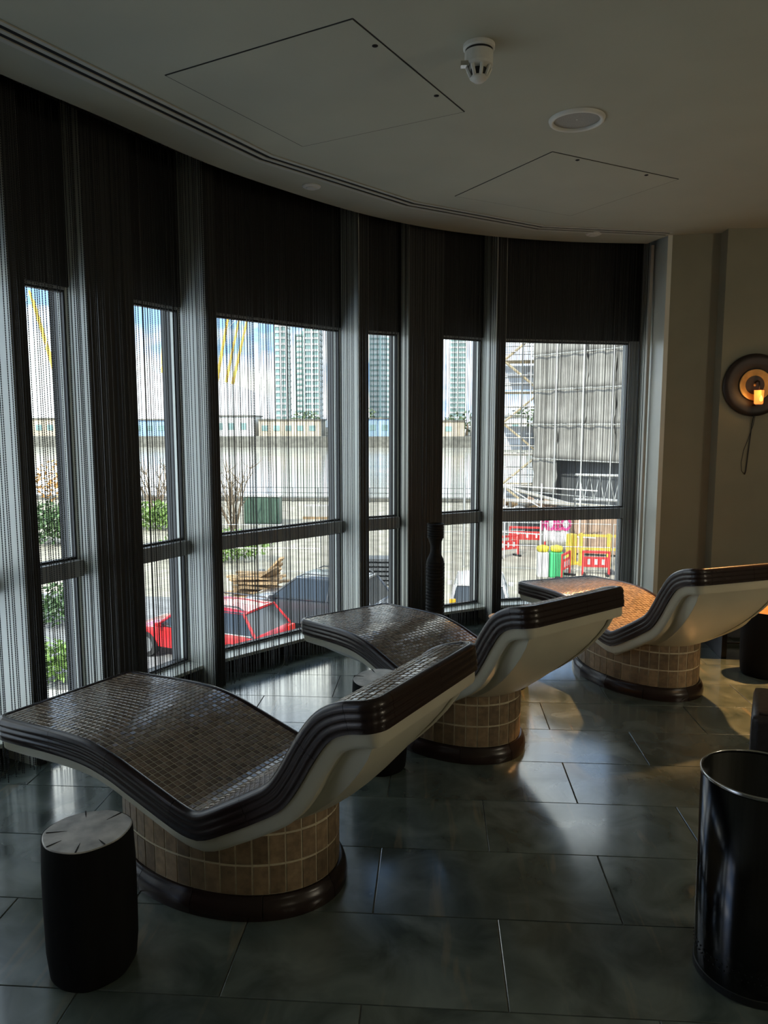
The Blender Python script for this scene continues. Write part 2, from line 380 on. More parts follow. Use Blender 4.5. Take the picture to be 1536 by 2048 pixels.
# bulkhead above and kerb below the glass, fins and piers
def arc_band(s0, s1, o0, o1, z0, z1, n=10):
    ss = np.linspace(s0, s1, n); return MB().prism([tuple(P(s, o0)) for s in ss] + [tuple(P(s, o1)) for s in ss[::-1]], z0, z1)
ww = MB()
bays = list(zip(S_FIN, S_FIN[1:] + [S_END]))
def chord(sa, sb, f, off):
    a, b = P(sa, off), P(sb, off); return a + (b - a) * f
for sa, sb in bays:
    if sb == S_END: sb = S_END + .055
    a0, b0, a1, b1 = P(sa, GO - .05), P(sb, GO - .05), P(sa, GO + .12), P(sb, GO + .12)
    ww.prism([tuple(a0), tuple(b0), tuple(b1), tuple(a1)], ZHEAD, 3.3)
    ww.prism([tuple(P(sa, GO - .03)), tuple(P(sb, GO - .03)), tuple(b1), tuple(a1)], -.6, ZSILL - .012)
wwo = tag(ww.build('wall_window_side', M['dark_wall']), 'dark bulkhead above and kerb below the curved run of windows', 'wall', kind='structure')
for i, s in enumerate(S_FIN):
    o = arc_band(s - .035, s + .035, .05, GO + .14, -.05, 3.3, 2).build('trim_%d' % (i + 2), M['fin'])
    for sg in (-1, 1):
        q = [tuple(P(s, a) + sg * b * np.array([N(s)[1], -N(s)[0]])) for a, b in ((.058, .034), (GO - .036, .034), (GO - .036, .042), (.058, .042))]
        MB().prism(q, .0, 3.2).build('reveal_panel', M['end_panel'], o)
    tag(o, ['dark vertical window fin hidden beyond the left edge', 'dark vertical window fin outside the left edge', 'leftmost dark window fin at the photo edge', 'dark window fin left of the widest window with the red car', 'dark window fin right of the widest window', 'dark window fin left of the scaffold window'][i], 'window fin', kind='structure')
# windows: big bays have one window, the others two windows with a pier between
big = {1: 1, 3: 1, 5: 1}
wid = 0
def window(sa, fa, sb, fb, lab):
    """one window between two chord fractions of a bay"""
    global wid; wid += 1
    A, B = chord(sa, sb, fa, GO), chord(sa, sb, fb, GO); d = (B - A); L = np.hypot(*d); d = d / L; ang = math.atan2(d[1], d[0])
    root = empty('window_%d' % wid, (A[0], A[1], 0), ang); tag(root, lab, 'window', kind='structure')
    fwid, fd = .014, .07
    for nm, c, dm in [('frame_jamb', (fwid / 2, 0, (ZHEAD + ZSILL) / 2), (fwid, fd, ZHEAD - ZSILL)), ('frame_jamb', (L - fwid / 2, 0, (ZHEAD + ZSILL) / 2), (fwid, fd, ZHEAD - ZSILL)),
                      ('frame_head', (L / 2, 0, ZHEAD - fwid / 2), (L - 2 * fwid, fd, fwid)), ('frame_foot', (L / 2, 0, ZSILL + fwid / 2), (L - 2 * fwid, fd, fwid)),
                      ('transom', (L / 2, -.02, (ZT0 + ZT1) / 2), (L - 2 * fwid, .11, ZT1 - ZT0))]:
        MB().box(c, dm, None, .003).build(nm, M['end_panel' if nm == 'frame_jamb' else 'frame'], root)
    for z0, z1 in ((ZSILL + fwid, ZT0), (ZT1, ZHEAD - fwid)):
        MB().box((L / 2, .01, (z0 + z1) / 2), (L - 2 * fwid, .012, z1 - z0)).build('pane', M['glass'], root)
        for c, dm in [((fwid + .006, -.012, (z0 + z1) / 2), (.008, .03, z1 - z0)), ((L - fwid - .006, -.012, (z0 + z1) / 2), (.008, .03, z1 - z0)), ((L / 2, -.012, z1 - .006), (L - 2 * fwid - .024, .03, .012)), ((L / 2, -.012, z0 + .006), (L - 2 * fwid - .024, .03, .012))]:
            MB().box(c, dm).build('gasket', M['black_plastic'], root)
    MB().box((L / 2, -.08, ZSILL - .006), (L, .16, .022), None, .004).build('window_sill', M['end_panel'], root)
    # portal: guides the renderer's sky sampling through this opening
    ld = bpy.data.lights.new('window_portal', 'AREA'); ld.shape = 'RECTANGLE'; ld.size = L; ld.size_y = ZHEAD - ZSILL; ld.cycles.is_portal = True
    lo = bpy.data.objects.new('window_portal', ld); COL.objects.link(lo)
    nn = np.array([-d[1], d[0]]); c = A + d * L / 2 + nn * .12
    lo.location = (c[0], c[1], (ZHEAD + ZSILL) / 2); lo.rotation_euler = Vector((-nn[0], -nn[1], 0)).to_track_quat('-Z', 'Z').to_euler()
wl_lab = {1: ['tall window wholly beyond the left edge, first of a pair', 'tall window wholly beyond the left edge, second of a pair'], 2: ['wide window cut off by the left edge'], 3: ['leftmost narrow window showing yellow masts and a hedge', 'narrow window showing the bonnet of the red car'], 4: ['widest window showing towers, river and parked cars'], 5: ['narrow window left of the tall black vase', 'narrow window right of the tall black vase'], 6: ['rightmost window showing the sheeted scaffold building']}
for i, (sa, sb) in enumerate(bays):
    Lb = sb - sa; e0 = .035 / Lb; e1 = .035 / Lb
    if i in big: window(sa, e0, sb, 1 - (e1 if i < 5 else .01), wl_lab[i + 1][0])
    else:
        f0, f1 = .362, .600
        window(sa, e0, sb, f0, wl_lab[i + 1][0]); window(sa, f1, sb, 1 - e1, wl_lab[i + 1][1])
        a, b = chord(sa, sb, f0, .15), chord(sa, sb, f1, .15); a2, b2 = chord(sa, sb, f0, GO + .12), chord(sa, sb, f1, GO + .12)
        o = MB().prism([tuple(a), tuple(b), tuple(b2), tuple(a2)], -.05, 3.3).build('wall_pier_%d' % (i + 1), M['fin'])
        tv = (b - a) / np.hypot(*(b - a)); nv = np.array([-tv[1], tv[0]])
        for p_, sg in ((a, -1), (b, 1)): MB().prism([tuple(p_ + nv * u + tv * sg * w) for u, w in ((.006, -.004), (.145, -.004), (.145, .005), (.006, .005))], 0, 3.2).build('reveal_panel', M['end_panel'], o)
        tag(o, {0: 'dark pier between windows outside the left edge', 2: 'dark wide pier left of the narrow red car window', 4: 'dark wide pier behind the tall black vase'}[i], 'pier', kind='structure')

# ------------------------------------------------------------------ chain curtain: hundreds of strands, one object
def chain_curtain():
    pts = []; s = .75
    while s < S_END - .005:
        s += .0132 * (.62 + .85 * random.random() * (0.75 + .5 * math.sin(s * 9.0) ** 2))
        w = .012 * math.sin(s * 38 + 2 * math.sin(s * 5.1)) + .006 * math.sin(s * 117) + random.uniform(-.006, .006)
        p = P(min(s, S_END), w); pts.append((p[0], p[1], .012 + random.uniform(0, .035)))
    me = bpy.data.meshes.new('chain_curtain'); me.from_pydata(pts, [], []); o = link('chain_curtain', me, M['chain'])
    ng = bpy.data.node_groups.new('chain_strands', 'GeometryNodeTree')
    ng.interface.new_socket('Geometry', in_out='INPUT', socket_type='NodeSocketGeometry'); ng.interface.new_socket('Geometry', in_out='OUTPUT', socket_type='NodeSocketGeometry')
    n, l = ng.nodes, ng.links; gi = n.new('NodeGroupInput'); go = n.new('NodeGroupOutput')
    NB, PT = 300, .0100
    ln = n.new('GeometryNodeMeshLine'); ln.inputs['Count'].default_value = NB; ln.inputs['Offset'].default_value = (0, 0, PT); ln.inputs['Start Location'].default_value = (0, 0, PT / 2)
    cy = n.new('GeometryNodeMeshCylinder'); cy.inputs['Vertices'].default_value = 6; cy.inputs['Radius'].default_value = .0024; cy.inputs['Depth'].default_value = .0072
    i1 = n.new('GeometryNodeInstanceOnPoints'); l.new(ln.outputs['Mesh'], i1.inputs['Points']); l.new(cy.outputs['Mesh'], i1.inputs['Instance'])
    rz = n.new('GeometryNodeRealizeInstances'); l.new(i1.outputs[0], rz.inputs[0])
    core = n.new('GeometryNodeMeshCylinder'); core.inputs['Vertices'].default_value = 4; core.inputs['Radius'].default_value = .0009; core.inputs['Depth'].default_value = NB * PT
    tr = n.new('GeometryNodeTransform'); tr.inputs['Translation'].default_value = (0, 0, NB * PT / 2); l.new(core.outputs['Mesh'], tr.inputs['Geometry'])
    jn = n.new('GeometryNodeJoinGeometry'); l.new(rz.outputs[0], jn.inputs[0]); l.new(tr.outputs[0], jn.inputs[0])
    sm = n.new('GeometryNodeSetMaterial'); sm.inputs['Material'].default_value = M['chain']; l.new(jn.outputs[0], sm.inputs[0])
    i2 = n.new('GeometryNodeInstanceOnPoints'); l.new(gi.outputs[0], i2.inputs['Points']); l.new(sm.outputs[0], i2.inputs['Instance'])
    rv = n.new('FunctionNodeRandomValue'); rv.data_type = 'FLOAT_VECTOR'; rv.inputs[0].default_value = (-.0012, -.0012, 0); rv.inputs[1].default_value = (.0012, .0012, 6.28)
    l.new(rv.outputs[0], i2.inputs['Rotation']); l.new(i2.outputs[0], go.inputs[0])
    md = o.modifiers.new('strands', 'NODES'); md.node_group = ng
    return tag(o, 'dark metal chain strand curtain hanging along the curved windows', 'chain curtain', kind='stuff')
chain_curtain()
trk = strip([tuple(P(s)) for s in np.linspace(.6, S_END, 40)], 0, .03, 3.02, 3.05).build('curtain_track', M['black_paint']); tag(trk, 'curved curtain track hidden above the ceiling edge', 'curtain track')

# ------------------------------------------------------------------ heated ceramic loungers
PROF = [(0, .445), (.14, .453), (.33, .467), (.47, .473), (.58, .469), (.69, .451), (.79, .424), (.90, .393), (1.0, .366), (1.055, .357), (1.10, .365), (1.207, .424), (1.312, .487), (1.385, .538), (1.435, .605), (1.484, .687), (1.535, .760), (1.58, .802), (1.644, .834), (1.72, .852), (1.757, .858)]
LW, BC, BEA, BEB = .652, .916, .446, .298
_pp = np.array(smooth_open(PROF, 8)); _pa = np.concatenate([[0], np.cumsum(np.hypot(*np.diff(_pp, axis=0).T))]); LS = _pa[-1]
def prof(s):
    e = .008
    f = lambda q: np.array([np.interp(q, _pa, _pp[:, 0]), np.interp(q, _pa, _pp[:, 1])])
    sc = min(max(s, 0), LS); a, b = f(max(sc - e, 0)), f(min(sc + e, LS)); t = (b - a) / np.hypot(*(b - a)); p = f(sc) + t * (s - sc)
    return p, t, np.array([-t[1], t[0]])
def prof_z(a): return float(np.interp(a, _pp[:, 0], _pp[:, 1]))
def on(s, b, n=0.0):
    p, t, nn = prof(s); q = p + nn * n; return (q[0], b, q[1])
def perim(step=.02, rc=.05):
    """rounded rectangle in (s, b): list of (s, b, outward_s, outward_b)"""
    L = []
    def seg(a, b, o):
        d = math.dist(a, b); k = max(2, int(d / step))
        for t in np.linspace(0, 1, k, endpoint=False): L.append((a[0] + (b[0] - a[0]) * t, a[1] + (b[1] - a[1]) * t, *o))
    def arc(c, w0):
        for w in np.linspace(w0, w0 + math.pi / 2, 6, endpoint=False): L.append((c[0] + rc * math.cos(w), c[1] + rc * math.sin(w), math.cos(w), math.sin(w)))
    seg((rc, 0), (LS - rc, 0), (0, -1)); arc((LS - rc, rc), -math.pi / 2)
    seg((LS, rc), (LS, LW - rc), (1, 0)); arc((LS - rc, LW - rc), 0)
    seg((LS - rc, LW), (rc, LW), (0, 1)); arc((rc, LW - rc), math.pi / 2)
    seg((0, LW - rc), (0, rc), (-1, 0)); arc((rc, rc), math.pi)
    return L
PER = perim()
def off_pt(q, o, n):
    s, b, os_, ob = q; return on(s + os_ * o, b + ob * o, n)
TRIM_SEC = [(-.024, -.004), (-.022, .003), (-.014, .0065), (-.004, .005), (.004, -.002), (.007, -.012), (.0065, -.022), (.0045, -.0265), (.0065, -.031), (.0072, -.038), (.0065, -.045), (.0045, -.0495), (.0065, -.054), (.007, -.061), (.006, -.068), (.0045, -.072), (.005, -.082), (-.02, -.084)]
def sweep(loop, sec, closed):
    V = []; F = []; m = len(sec); n = len(loop)
    for q in loop: V += [off_pt(q, o, k) for o, k in sec]
    for i in range(n if closed else n - 1):
        j = (i + 1) % n
        for k in range(m): F.append([i * m + k, i * m + (k + 1) % m, j * m + (k + 1) % m, j * m + k])
    if not closed: F.append(list(range(m))[::-1]); F.append([(n - 1) * m + k for k in range(m)])
    return V, F
def arclen(loop): return np.concatenate([[0], np.cumsum([math.dist(a[:2], b[:2]) for a, b in zip(loop, loop[1:] + loop[:1])])])
LA = arclen(PER)
def sub_loop(a, b):
    """perimeter samples between arc positions a and b"""
    arr = np.array(PER + [PER[0]]); qs = [a] + [x for x in LA if a + 1e-3 < x < b - 1e-3] + [b]
    return [tuple(np.interp(q, LA, arr[:, k]) for k in range(4)) for q in qs]
# joints of the glazed edge pieces: near side, head end, far side, foot end
_j = [0.05, .36, .72, 1.06, 1.40, 1.72, LS - .13, LS - .02 + .04]
half = LA[-1] / 2
JO = [x for x in (0, .30, .62, .95, 1.27, 1.60, LS - .15)] + [LS + .01, LS + .01 + (LW - .1) / 2, LS + LW - .16]
JO = sorted(set(JO + [x + half for x in JO]))
def build_trim():
    out = []
    for a, b in zip(JO, JO[1:] + [LA[-1]]):
        if b - a < .02: continue
        V, F = sweep(sub_loop(a + .0007, b - .0007), TRIM_SEC, False); me = fixn(mesh('edge_tile', V, F, True)); me.materials.append(M['trim'])
        try: me.set_sharp_from_angle(angle=math.radians(50))
        except Exception: pass
        out.append(me)
    return out
def build_shell():
    mb = MB()
    # grout core behind the glazed edge + cream lip
    V, F = sweep(PER, [(-.03, -.02), (-.004, -.02), (-.004, -.086), (-.006, -.09), (-.009, -.118), (-.018, -.128), (-.05, -.128)], True); mb.add(V, F)
    # bowl from the lip to the base
    rings = []; n = len(PER)
    for si in np.linspace(0, 1, 11):
        R = []
        for q in PER:
            endk = abs(q[2]); ins = .040 + .030 * endk ** 2
            a, b, z = off_pt(q, -ins, -.120)
            ang = math.atan2((b - LW / 2) / (LW / 2), (a - BC) / (BC if a < BC else 1.60 - BC))
            ea, eb, ez = BC + BEA * .95 * math.cos(ang), LW / 2 + BEB * .95 * math.sin(ang), max(.10, min(.31, z - .05))
            h, v = si ** 1.30, 1 - (1 - si) ** 1.30
            R.append((a + (ea - a) * h, b + (eb - b) * h, z + (ez - z) * v))
        rings.append(R)
    V = [p for R in rings for p in R]; F = []
    for i in range(len(rings) - 1):
        for k in range(n): F.append([i * n + k, i * n + (k + 1) % n, (i + 1) * n + (k + 1) % n, (i + 1) * n + k])
    mb.add(V, F)
    me = fixn(mesh('shell', mb.V, mb.F, True)); me.materials.append(M['cream'])
    try: me.set_sharp_from_angle(angle=math.radians(40))
    except Exception: pass
    return me
def build_bed():
    ss = np.linspace(.015, LS - .015, 130); bs = (.0, LW); V = []; F = []
    for s in ss:
        for b in bs: V.append(on(s, b if 0 < b < LW else (.016 if b == 0 else LW - .016), .0002))
        for b in bs: V.append(on(s, .016 if b == 0 else LW - .016, -.05))
    for i in range(len(ss) - 1):
        a, c = i * 4, (i + 1) * 4
        F += [[a, a + 1, c + 1, c], [a + 2, c + 2, c + 3, a + 3], [a, c, c + 2, a + 2], [a + 1, a + 3, c + 3, c + 1]]
    F += [[0, 2, 3, 1], [(len(ss) - 1) * 4 + k for k in (0, 1, 3, 2)]]
    me = fixn(mesh('grout_bed', V, F, True)); me.materials.append(M['grout'])
    try: me.set_sharp_from_angle(angle=math.radians(40))
    except Exception: pass
    return me
PITCH = .0243
def mosaic_grid():
    G = []; ns = round((LS - .044) / PITCH); nb = round((LW - .044) / PITCH); ps = (LS - .044) / ns; pb = (LW - .044) / nb
    for i in range(ns):
        for j in range(nb): G.append((.022 + (i + .5) * ps, .022 + (j + .5) * pb))
    return G
GRID = mosaic_grid()
_h, _t = PITCH / 2 - .0016, PITCH / 2 - .0036
TV = np.array([(-_h, -_h, -.003), (_h, -_h, -.003), (_h, _h, -.003), (-_h, _h, -.003), (-_h, -_h, .0006), (_h, -_h, .0006), (_h, _h, .0006), (-_h, _h, .0006), (-_t, -_t, .0022), (_t, -_t, .0022), (_t, _t, .0022), (-_t, _t, .0022)])
TF = [[0, 1, 5, 4], [1, 2, 6, 5], [2, 3, 7, 6], [3, 0, 4, 7], [4, 5, 9, 8], [5, 6, 10, 9], [6, 7, 11, 10], [7, 4, 8, 11], [8, 9, 10, 11]]
me_mt = mesh('mosaic_tile', TV, TF); me_mt.materials.append(M['mosaic'])
def tile_frame(s, b):
    p, t, nn = prof(s); return np.array([[t[0], 0, nn[0]], [0, 1, 0], [t[1], 0, nn[1]]]), np.array([p[0], b, p[1]])
def stuff_tiles(grid):
    V = []; F = []
    for k, (s, b) in enumerate(grid):
        R, o = tile_frame(s, b); w = TV + RNG.normal(0, .00025, 3); tl = RNG.normal(0, .018, 2)
        w = w.copy(); w[:, 2] += w[:, 0] * tl[0] + w[:, 1] * tl[1]
        V.append(w @ R.T + o); F += [[i + 12 * k for i in f] for f in TF]
    me = mesh('mosaic_field', np.concatenate(V), F); me.materials.append(M['mosaic_i']); return me
# base: tiled oval drum on a glazed plinth
NT = 44
_tt = np.linspace(0, 2 * math.pi, 2001); _ex, _ey = BEA * np.cos(_tt), BEB * np.sin(_tt); _el = np.concatenate([[0], np.cumsum(np.hypot(np.diff(_ex), np.diff(_ey)))])
def ell(u, grow=0.0):
    w = np.interp((u % 1) * _el[-1], _el, _tt); nx, ny = math.cos(w) / BEA, math.sin(w) / BEB; k = math.hypot(nx, ny)
    return BC + BEA * math.cos(w) + nx / k * grow, LW / 2 + BEB * math.sin(w) + ny / k * grow
def base_tiles():
    out = []; rows = [(.072, .175), (.175, .278), (.278, .381)]; g = .0030
    for r, (z0, z1) in enumerate(rows):
        for k in range(NT):
            u0, u1 = (k + g * 0) / NT, (k + 1) / NT; du = g / _el[-1]
            pa = ell((u0 + u1) / 2); zt = min(z1, prof_z(min(max(pa[0], 0), 1.75)) - .095)
            if zt - z0 < .02: continue
            us = [u0 + du, (u0 + u1) / 2, u1 - du]; V = []; F = []; jz = random.uniform(-.001, .001)
            for gr in (-.008, .0034 + random.uniform(-.0008, .0008)):
                for u in us:
                    x, y = ell(u, gr)
                    kk = .0015 if gr > 0 else 0
                    V += [(x, y, z0 + g + kk + jz), (x, y, zt - g - kk + jz)]
            F = [[0, 1, 3, 2], [2, 3, 5, 4], [6, 8, 9, 7], [8, 10, 11, 9], [0, 2, 8, 6], [2, 4, 10, 8], [1, 7, 9, 3], [3, 9, 11, 5], [0, 6, 7, 1], [4, 5, 11, 10]]
            me = fixn(mesh('base_tile', V, F)); me.materials.append(M['base_tile']); out.append(me)
    return out
def base_core():
    n = 96; V = []; F = []
    for z in (.01, .19, .37):
        for k in range(n):
            x, y = ell(k / n, .001); V.append((x, y, min(z, prof_z(x) - .10)))
    for r in range(2):
        for k in range(n): F.append([r * n + k, r * n + (k + 1) % n, (r + 1) * n + (k + 1) % n, (r + 1) * n + k])
    F.append(list(range(n))[::-1]); me = fixn(mesh('base_drum', V, F, True)); me.materials.append(M['base_grout']); return me
PL_SEC = [(-.01, .0), (.029, .0), (.031, .016), (.029, .034), (.024, .048), (.016, .058), (.012, .064), (.010, .073), (-.01, .074)]
def plinth():
    out = []; NP = 10
    for k in range(NP):
        us = np.linspace(k / NP + .0005, (k + 1) / NP - .0005, 11); V = []; F = []; m = len(PL_SEC)
        for u in us: V += [(*ell(u, o), z) for o, z in PL_SEC]
        for i in range(len(us) - 1):
            for q in range(m): F.append([i * m + q, i * m + (q + 1) % m, (i + 1) * m + (q + 1) % m, (i + 1) * m + q])
        F += [list(range(m))[::-1], [(len(us) - 1) * m + q for q in range(m)]]
        me = fixn(mesh('plinth_tile', V, F, True)); me.materials.append(M['trim'])
        try: me.set_sharp_from_angle(angle=math.radians(50))
        except Exception: pass
        out.append(me)
    return out
ME_TRIM, ME_SHELL, ME_BED, ME_BASE, ME_CORE, ME_PL = build_trim(), build_shell(), build_bed(), base_tiles(), base_core(), plinth()
POSES = [((-1.708, 2.664), -.483, 'nearest tiled heated lounger, cut off by the left edge, beside the near log stool'),
         ((-.791, 4.208), -.845, 'middle tiled heated lounger whose foot points at the widest window'),
         ((.601, 5.350), -1.149, 'farthest tiled heated lounger, lit orange, beside the olive wall')]
me_all = stuff_tiles(GRID)
for i, ((x, y), th, lab) in enumerate(POSES):
    r = empty('heated_lounger', (x, y, 0), th); tag(r, lab, 'lounger', 'ceramic heated loungers')
    link('shell', ME_SHELL, None, r); bed = link('mosaic_bed', ME_BED, None, r)
    for me in ME_TRIM: link('edge_tile', me, None, r)
    drum = link('base_drum', ME_CORE, None, r)
    for me in ME_BASE: link('base_tile', me, None, drum)
    for me in ME_PL: link('plinth_tile', me, None, r)
    if i == 0:
        c, s_ = math.cos(th), math.sin(th)
        def key(g):
            R, o = tile_frame(*g); w = np.array([x + o[0] * c - o[1] * s_, y + o[0] * s_ + o[1] * c, o[2]]); nw = np.array([R[0, 2] * c, R[0, 2] * s_, R[2, 2]])
            v = np.array([0, 0, HCAM]) - w; D = np.linalg.norm(v); return -max(0.0, nw @ v / D) / D ** 2
        order = sorted(range(len(GRID)), key=lambda k: key(GRID[k])); near = order[:300]; rest = order[300:]
        for k in near:
            R, o = tile_frame(*GRID[k]); t = link('mosaic_tile', me_mt, None, bed)
            mt = Matrix(((R[0, 0], R[0, 1], R[0, 2], o[0]), (R[1, 0], R[1, 1], R[1, 2], o[1]), (R[2, 0], R[2, 1], R[2, 2], o[2]), (0, 0, 0, 1)))
            t.matrix_local = mt @ Matrix.Rotation(random.gauss(0, .015), 4, 'X') @ Matrix.Rotation(random.gauss(0, .015), 4, 'Y')
        tag(link('mosaic_field', stuff_tiles([GRID[k] for k in rest]), None, r), kind='stuff')
    else: tag(link('mosaic_field', me_all, None, r), kind='stuff')

# ------------------------------------------------------------------ log stools
def log_stool(x, y, r0, h, rot, lab, warm=False, group='charred log stools'):
    R = empty('log_stool', (x, y, 0), rot); tag(R, lab, 'stool', group)
    n = 48; wob = [1 + .035 * math.sin(2 * w + 1) + .02 * math.sin(3 * w) + .01 * math.sin(7 * w) for w in np.linspace(0, 2 * math.pi, n, endpoint=False)]
    V = []; F = []; prof_ = [(.90, 0), (.97, .015), (1.02, .08), (1.035, .22), (1.03, .32), (1.005, h - .03), (.995, h - .006), (.985, h)]
    for k, z in prof_:
        for i, w in enumerate(np.linspace(0, 2 * math.pi, n, endpoint=False)): V.append((r0 * k * wob[i] * math.cos(w), r0 * k * wob[i] * math.sin(w), z))
    for j in range(len(prof_) - 1):
        for i in range(n): F.append([j * n + i, j * n + (i + 1) % n, (j + 1) * n + (i + 1) % n, (j + 1) * n + i])
    F.append(list(range(n))[::-1])
    o = link('bark_side', fixn(mesh('bark_side', V, F, True)), M['black_wood'], R)
    V = [(0, 0, h + .003)]; F = []
    for k, z in ((.5, .003), (.95, .002), (.985, -.002), (.985, -.02)):
        for i, w in enumerate(np.linspace(0, 2 * math.pi, n, endpoint=False)): V.append((r0 * k * wob[i] * math.cos(w), r0 * k * wob[i] * math.sin(w), h + z))
    F = [[0, 1 + i, 1 + (i + 1) % n] for i in range(n)]
    for j in range(3):
        for i in range(n): F.append([1 + j * n + i, 1 + j * n + (i + 1) % n, 1 + (j + 1) * n + (i + 1) % n, 1 + (j + 1) * n + i])
    tp = link('top', fixn(mesh('top', V, F)), M['log_top_lit' if warm else 'log_top'], R)
    for w, a, b in ((.75, .55, .97), (1.75, .60, .96), (3.05, .45, .93), (3.75, .62, .97), (4.6, .55, .95), (5.3, .6, .9)):
        c, s = math.cos(w), math.sin(w); t = .0022; pts = [(a, 0), ((a + b) / 2, t * .8), (b, t), (b, -t), ((a + b) / 2, -t * .8)]
        MB().prism([(r0 * q * c - e * s, r0 * q * s + e * c) for q, e in pts], h - .003, h + .0036).build('crack', M['crack'], tp)
log_stool(-.99, 1.945, .120, .42, .3, 'charred log stool with cracked grey top, nearest, in front of the lounger')
log_stool(-.245, 3.29, .128, .42, 1.2, 'charred log stool half hidden behind the nearest lounger headrest')
log_stool(.46, 4.43, .125, .42, 2.4, 'charred log stool mostly hidden behind the middle lounger')
log_stool(2.10, 4.74, .135, .42, 4.0, 'charred log stool with orange lamplight coloured into its top, right of the farthest lounger', True)

# ------------------------------------------------------------------ waste bin, ottoman, bench, vase
r = empty('waste_bin', (.925, 2.055, 0)); tag(r, 'tall dark polished steel open waste bin at lower right edge', 'waste bin')
MB().lathe([(.150, .0), (.152, .002), (.152, .022), (.150, .024)], 64).build('foot_ring', M['black_plastic'], r)
MB().lathe([(.150, .02), (.156, .60), (.1545, .60), (.1485, .03), (0, .03)], 96, close=False).build('body', M['steel'], r, True)
MB().lathe([(.1535, .598), (.1530, .603), (.1555, .606), (.1580, .603), (.1575, .596)], 96, close=False).build('rim', M['steel_rim'], r, True)
for zz in (.072, .090):
    mb = MB()
    for k in range(60):
        w = 2 * math.pi * (k + (.5 if zz > .08 else 0)) / 60; R = .1515; a, b = Vector((R * math.cos(w), R * math.sin(w), zz)), Vector(((R + .0016) * math.cos(w), (R + .0016) * math.sin(w), zz)); mb.tube([a, b], .0022, 6)
    tag(mb.build('perforations', M['black_plastic'], r), kind='stuff')
r = empty('ottoman', (1.70, 3.02, 0), -.42); tag(r, 'dark leather upholstered ottoman block behind the steel bin', 'ottoman')
MB().box((0, 0, .225), (.72, .40, .37), None, .03).build('seat_block', M['leather'], r, True)
MB().tube([(-.33, -.17, .412), (.33, -.17, .412)], .006, 8).build('piping', M['leather'], r)
for sx in (-1, 1):
    for sy in (-1, 1): MB().box((sx * .3, sy * .15, .02), (.05, .05, .04)).build('foot', M['black_paint'], r)
r = empty('low_bench', (2.36, 5.22, 0), -.05); tag(r, 'low black lacquered bench against the wall behind the farthest lounger', 'bench')
MB().box((0, 0, .40), (.80, .42, .035), None, .004).build('bench_top', M['black_paint'], r)
for x in (-.375, .375): MB().box((x, 0, .191), (.035, .40, .382), None, .003).build('side_panel', M['black_paint'], r)
MB().box((0, -.16, .10), (.715, .015, .012)).build('rail', M['steel_rim'], r)
MB().box((0, .18, .21), (.715, .02, .33)).build('back_panel', M['black_paint'], r)
vp = [(.052, 0), (.056, .01)]
z = .01
while z < .60: vp += [(.066, z + .006), (.066, z + .016), (.0615, z + .022)]; z += .024
vp += [(.063, .616), (.056, .640), (.048, .655), (.038, .68), (.034, .71), (.036, .735), (.045, .76), (.052, .78)]
z = .785
while z < .875: vp += [(.059, z + .004), (.059, z + .012), (.055, z + .016)]; z += .018
vp += [(.060, .882), (.060, .888), (.054, .889), (.050, .88), (.046, .80), (.030, .74), (0, .74)]
o = MB().lathe(vp, 40, close=False).build('floor_vase', M['clay'], loc=(.010, 5.20, 0)); tag(o, 'tall narrow ribbed black floor vase in front of the window pier', 'vase')

# ------------------------------------------------------------------ wall sconces with candle lamps
def sconce(x, z, lab, power):
    y = 5.585; r = empty('wall_sconce', (x, y, z)); tag(r, lab, 'wall lamp', 'round brass wall sconces')
    def disc(prof_, n=56):
        mb = MB(); mb.lathe(prof_, n); mb.V = [(a, -c, b) for a, b, c in mb.V]; return mb
    disc([(.222, .0), (.224, .016), (.218, .030), (.19, .036), (.125, .028), (.112, .020)]).build('ring', M['ring'], r, True)
    disc([(0, .012), (.04, .016), (.08, .022), (.108, .034), (.112, .034), (.112, .005)]).build('dish', M['brass'], r, True)
    disc([(0, .022), (.010, .020), (.012, .012)], 20).build('boss', M['brass'], r, True)
    MB().tube([(.0, -.02, .015), (.004, -.05, .028), (.006, -.075, .02), (.006, -.082, -.005), (.006, -.082, -.06)], .0055, 8).build('hook_arm', M['iron'], r, True)
    MB().box((.006, -.082, -.145), (.062, .062, .008)).build('candle_tray', M['iron'], r)
    MB().lathe([(.026, -.139), (.032, -.133), (.0355, -.040), (.033, -.040), (.030, -.13)], 4, (.006, -.082, 0), close=False).build('candle_glass', M['candle'], r)
    MB().lathe([(0, -.122), (.010, -.115), (.012, -.100), (.006, -.085), (0, -.075)], 12, (.006, -.122, 0)).build('flame', M['flame'], r, True)
    MB().tube([(.0, -.03, -.215), (-.004, -.012, -.30), (-.014, -.010, -.45), (-.026, -.010, -.62), (-.034, -.010, -.645)], .0038, 6).tube([(.01, -.03, -.215), (.006, -.012, -.29), (-.02, -.010, -.38), (-.05, -.010, -.47), (-.062, -.010, -.56), (-.055, -.010, -.62), (-.034, -.010, -.645)], .0022, 6).build('cable', M['iron'], r, True)
    ld = bpy.data.lights.new('candle_light', 'POINT'); ld.energy = power; ld.color = (1, .55, .2); ld.shadow_soft_size = .03
    lo = bpy.data.objects.new('candle_light', ld); COL.objects.link(lo); lo.parent = r; lo.location = (-.01, -.15, -.06)
sconce(2.295, 1.866, 'round wall sconce with dark ring, brass dish and amber candle glass', .35)
sconce(3.70, 1.866, 'added matching round wall sconce, unseen, outside the right edge', 1.2)  # second sconce added out of view for more warm light
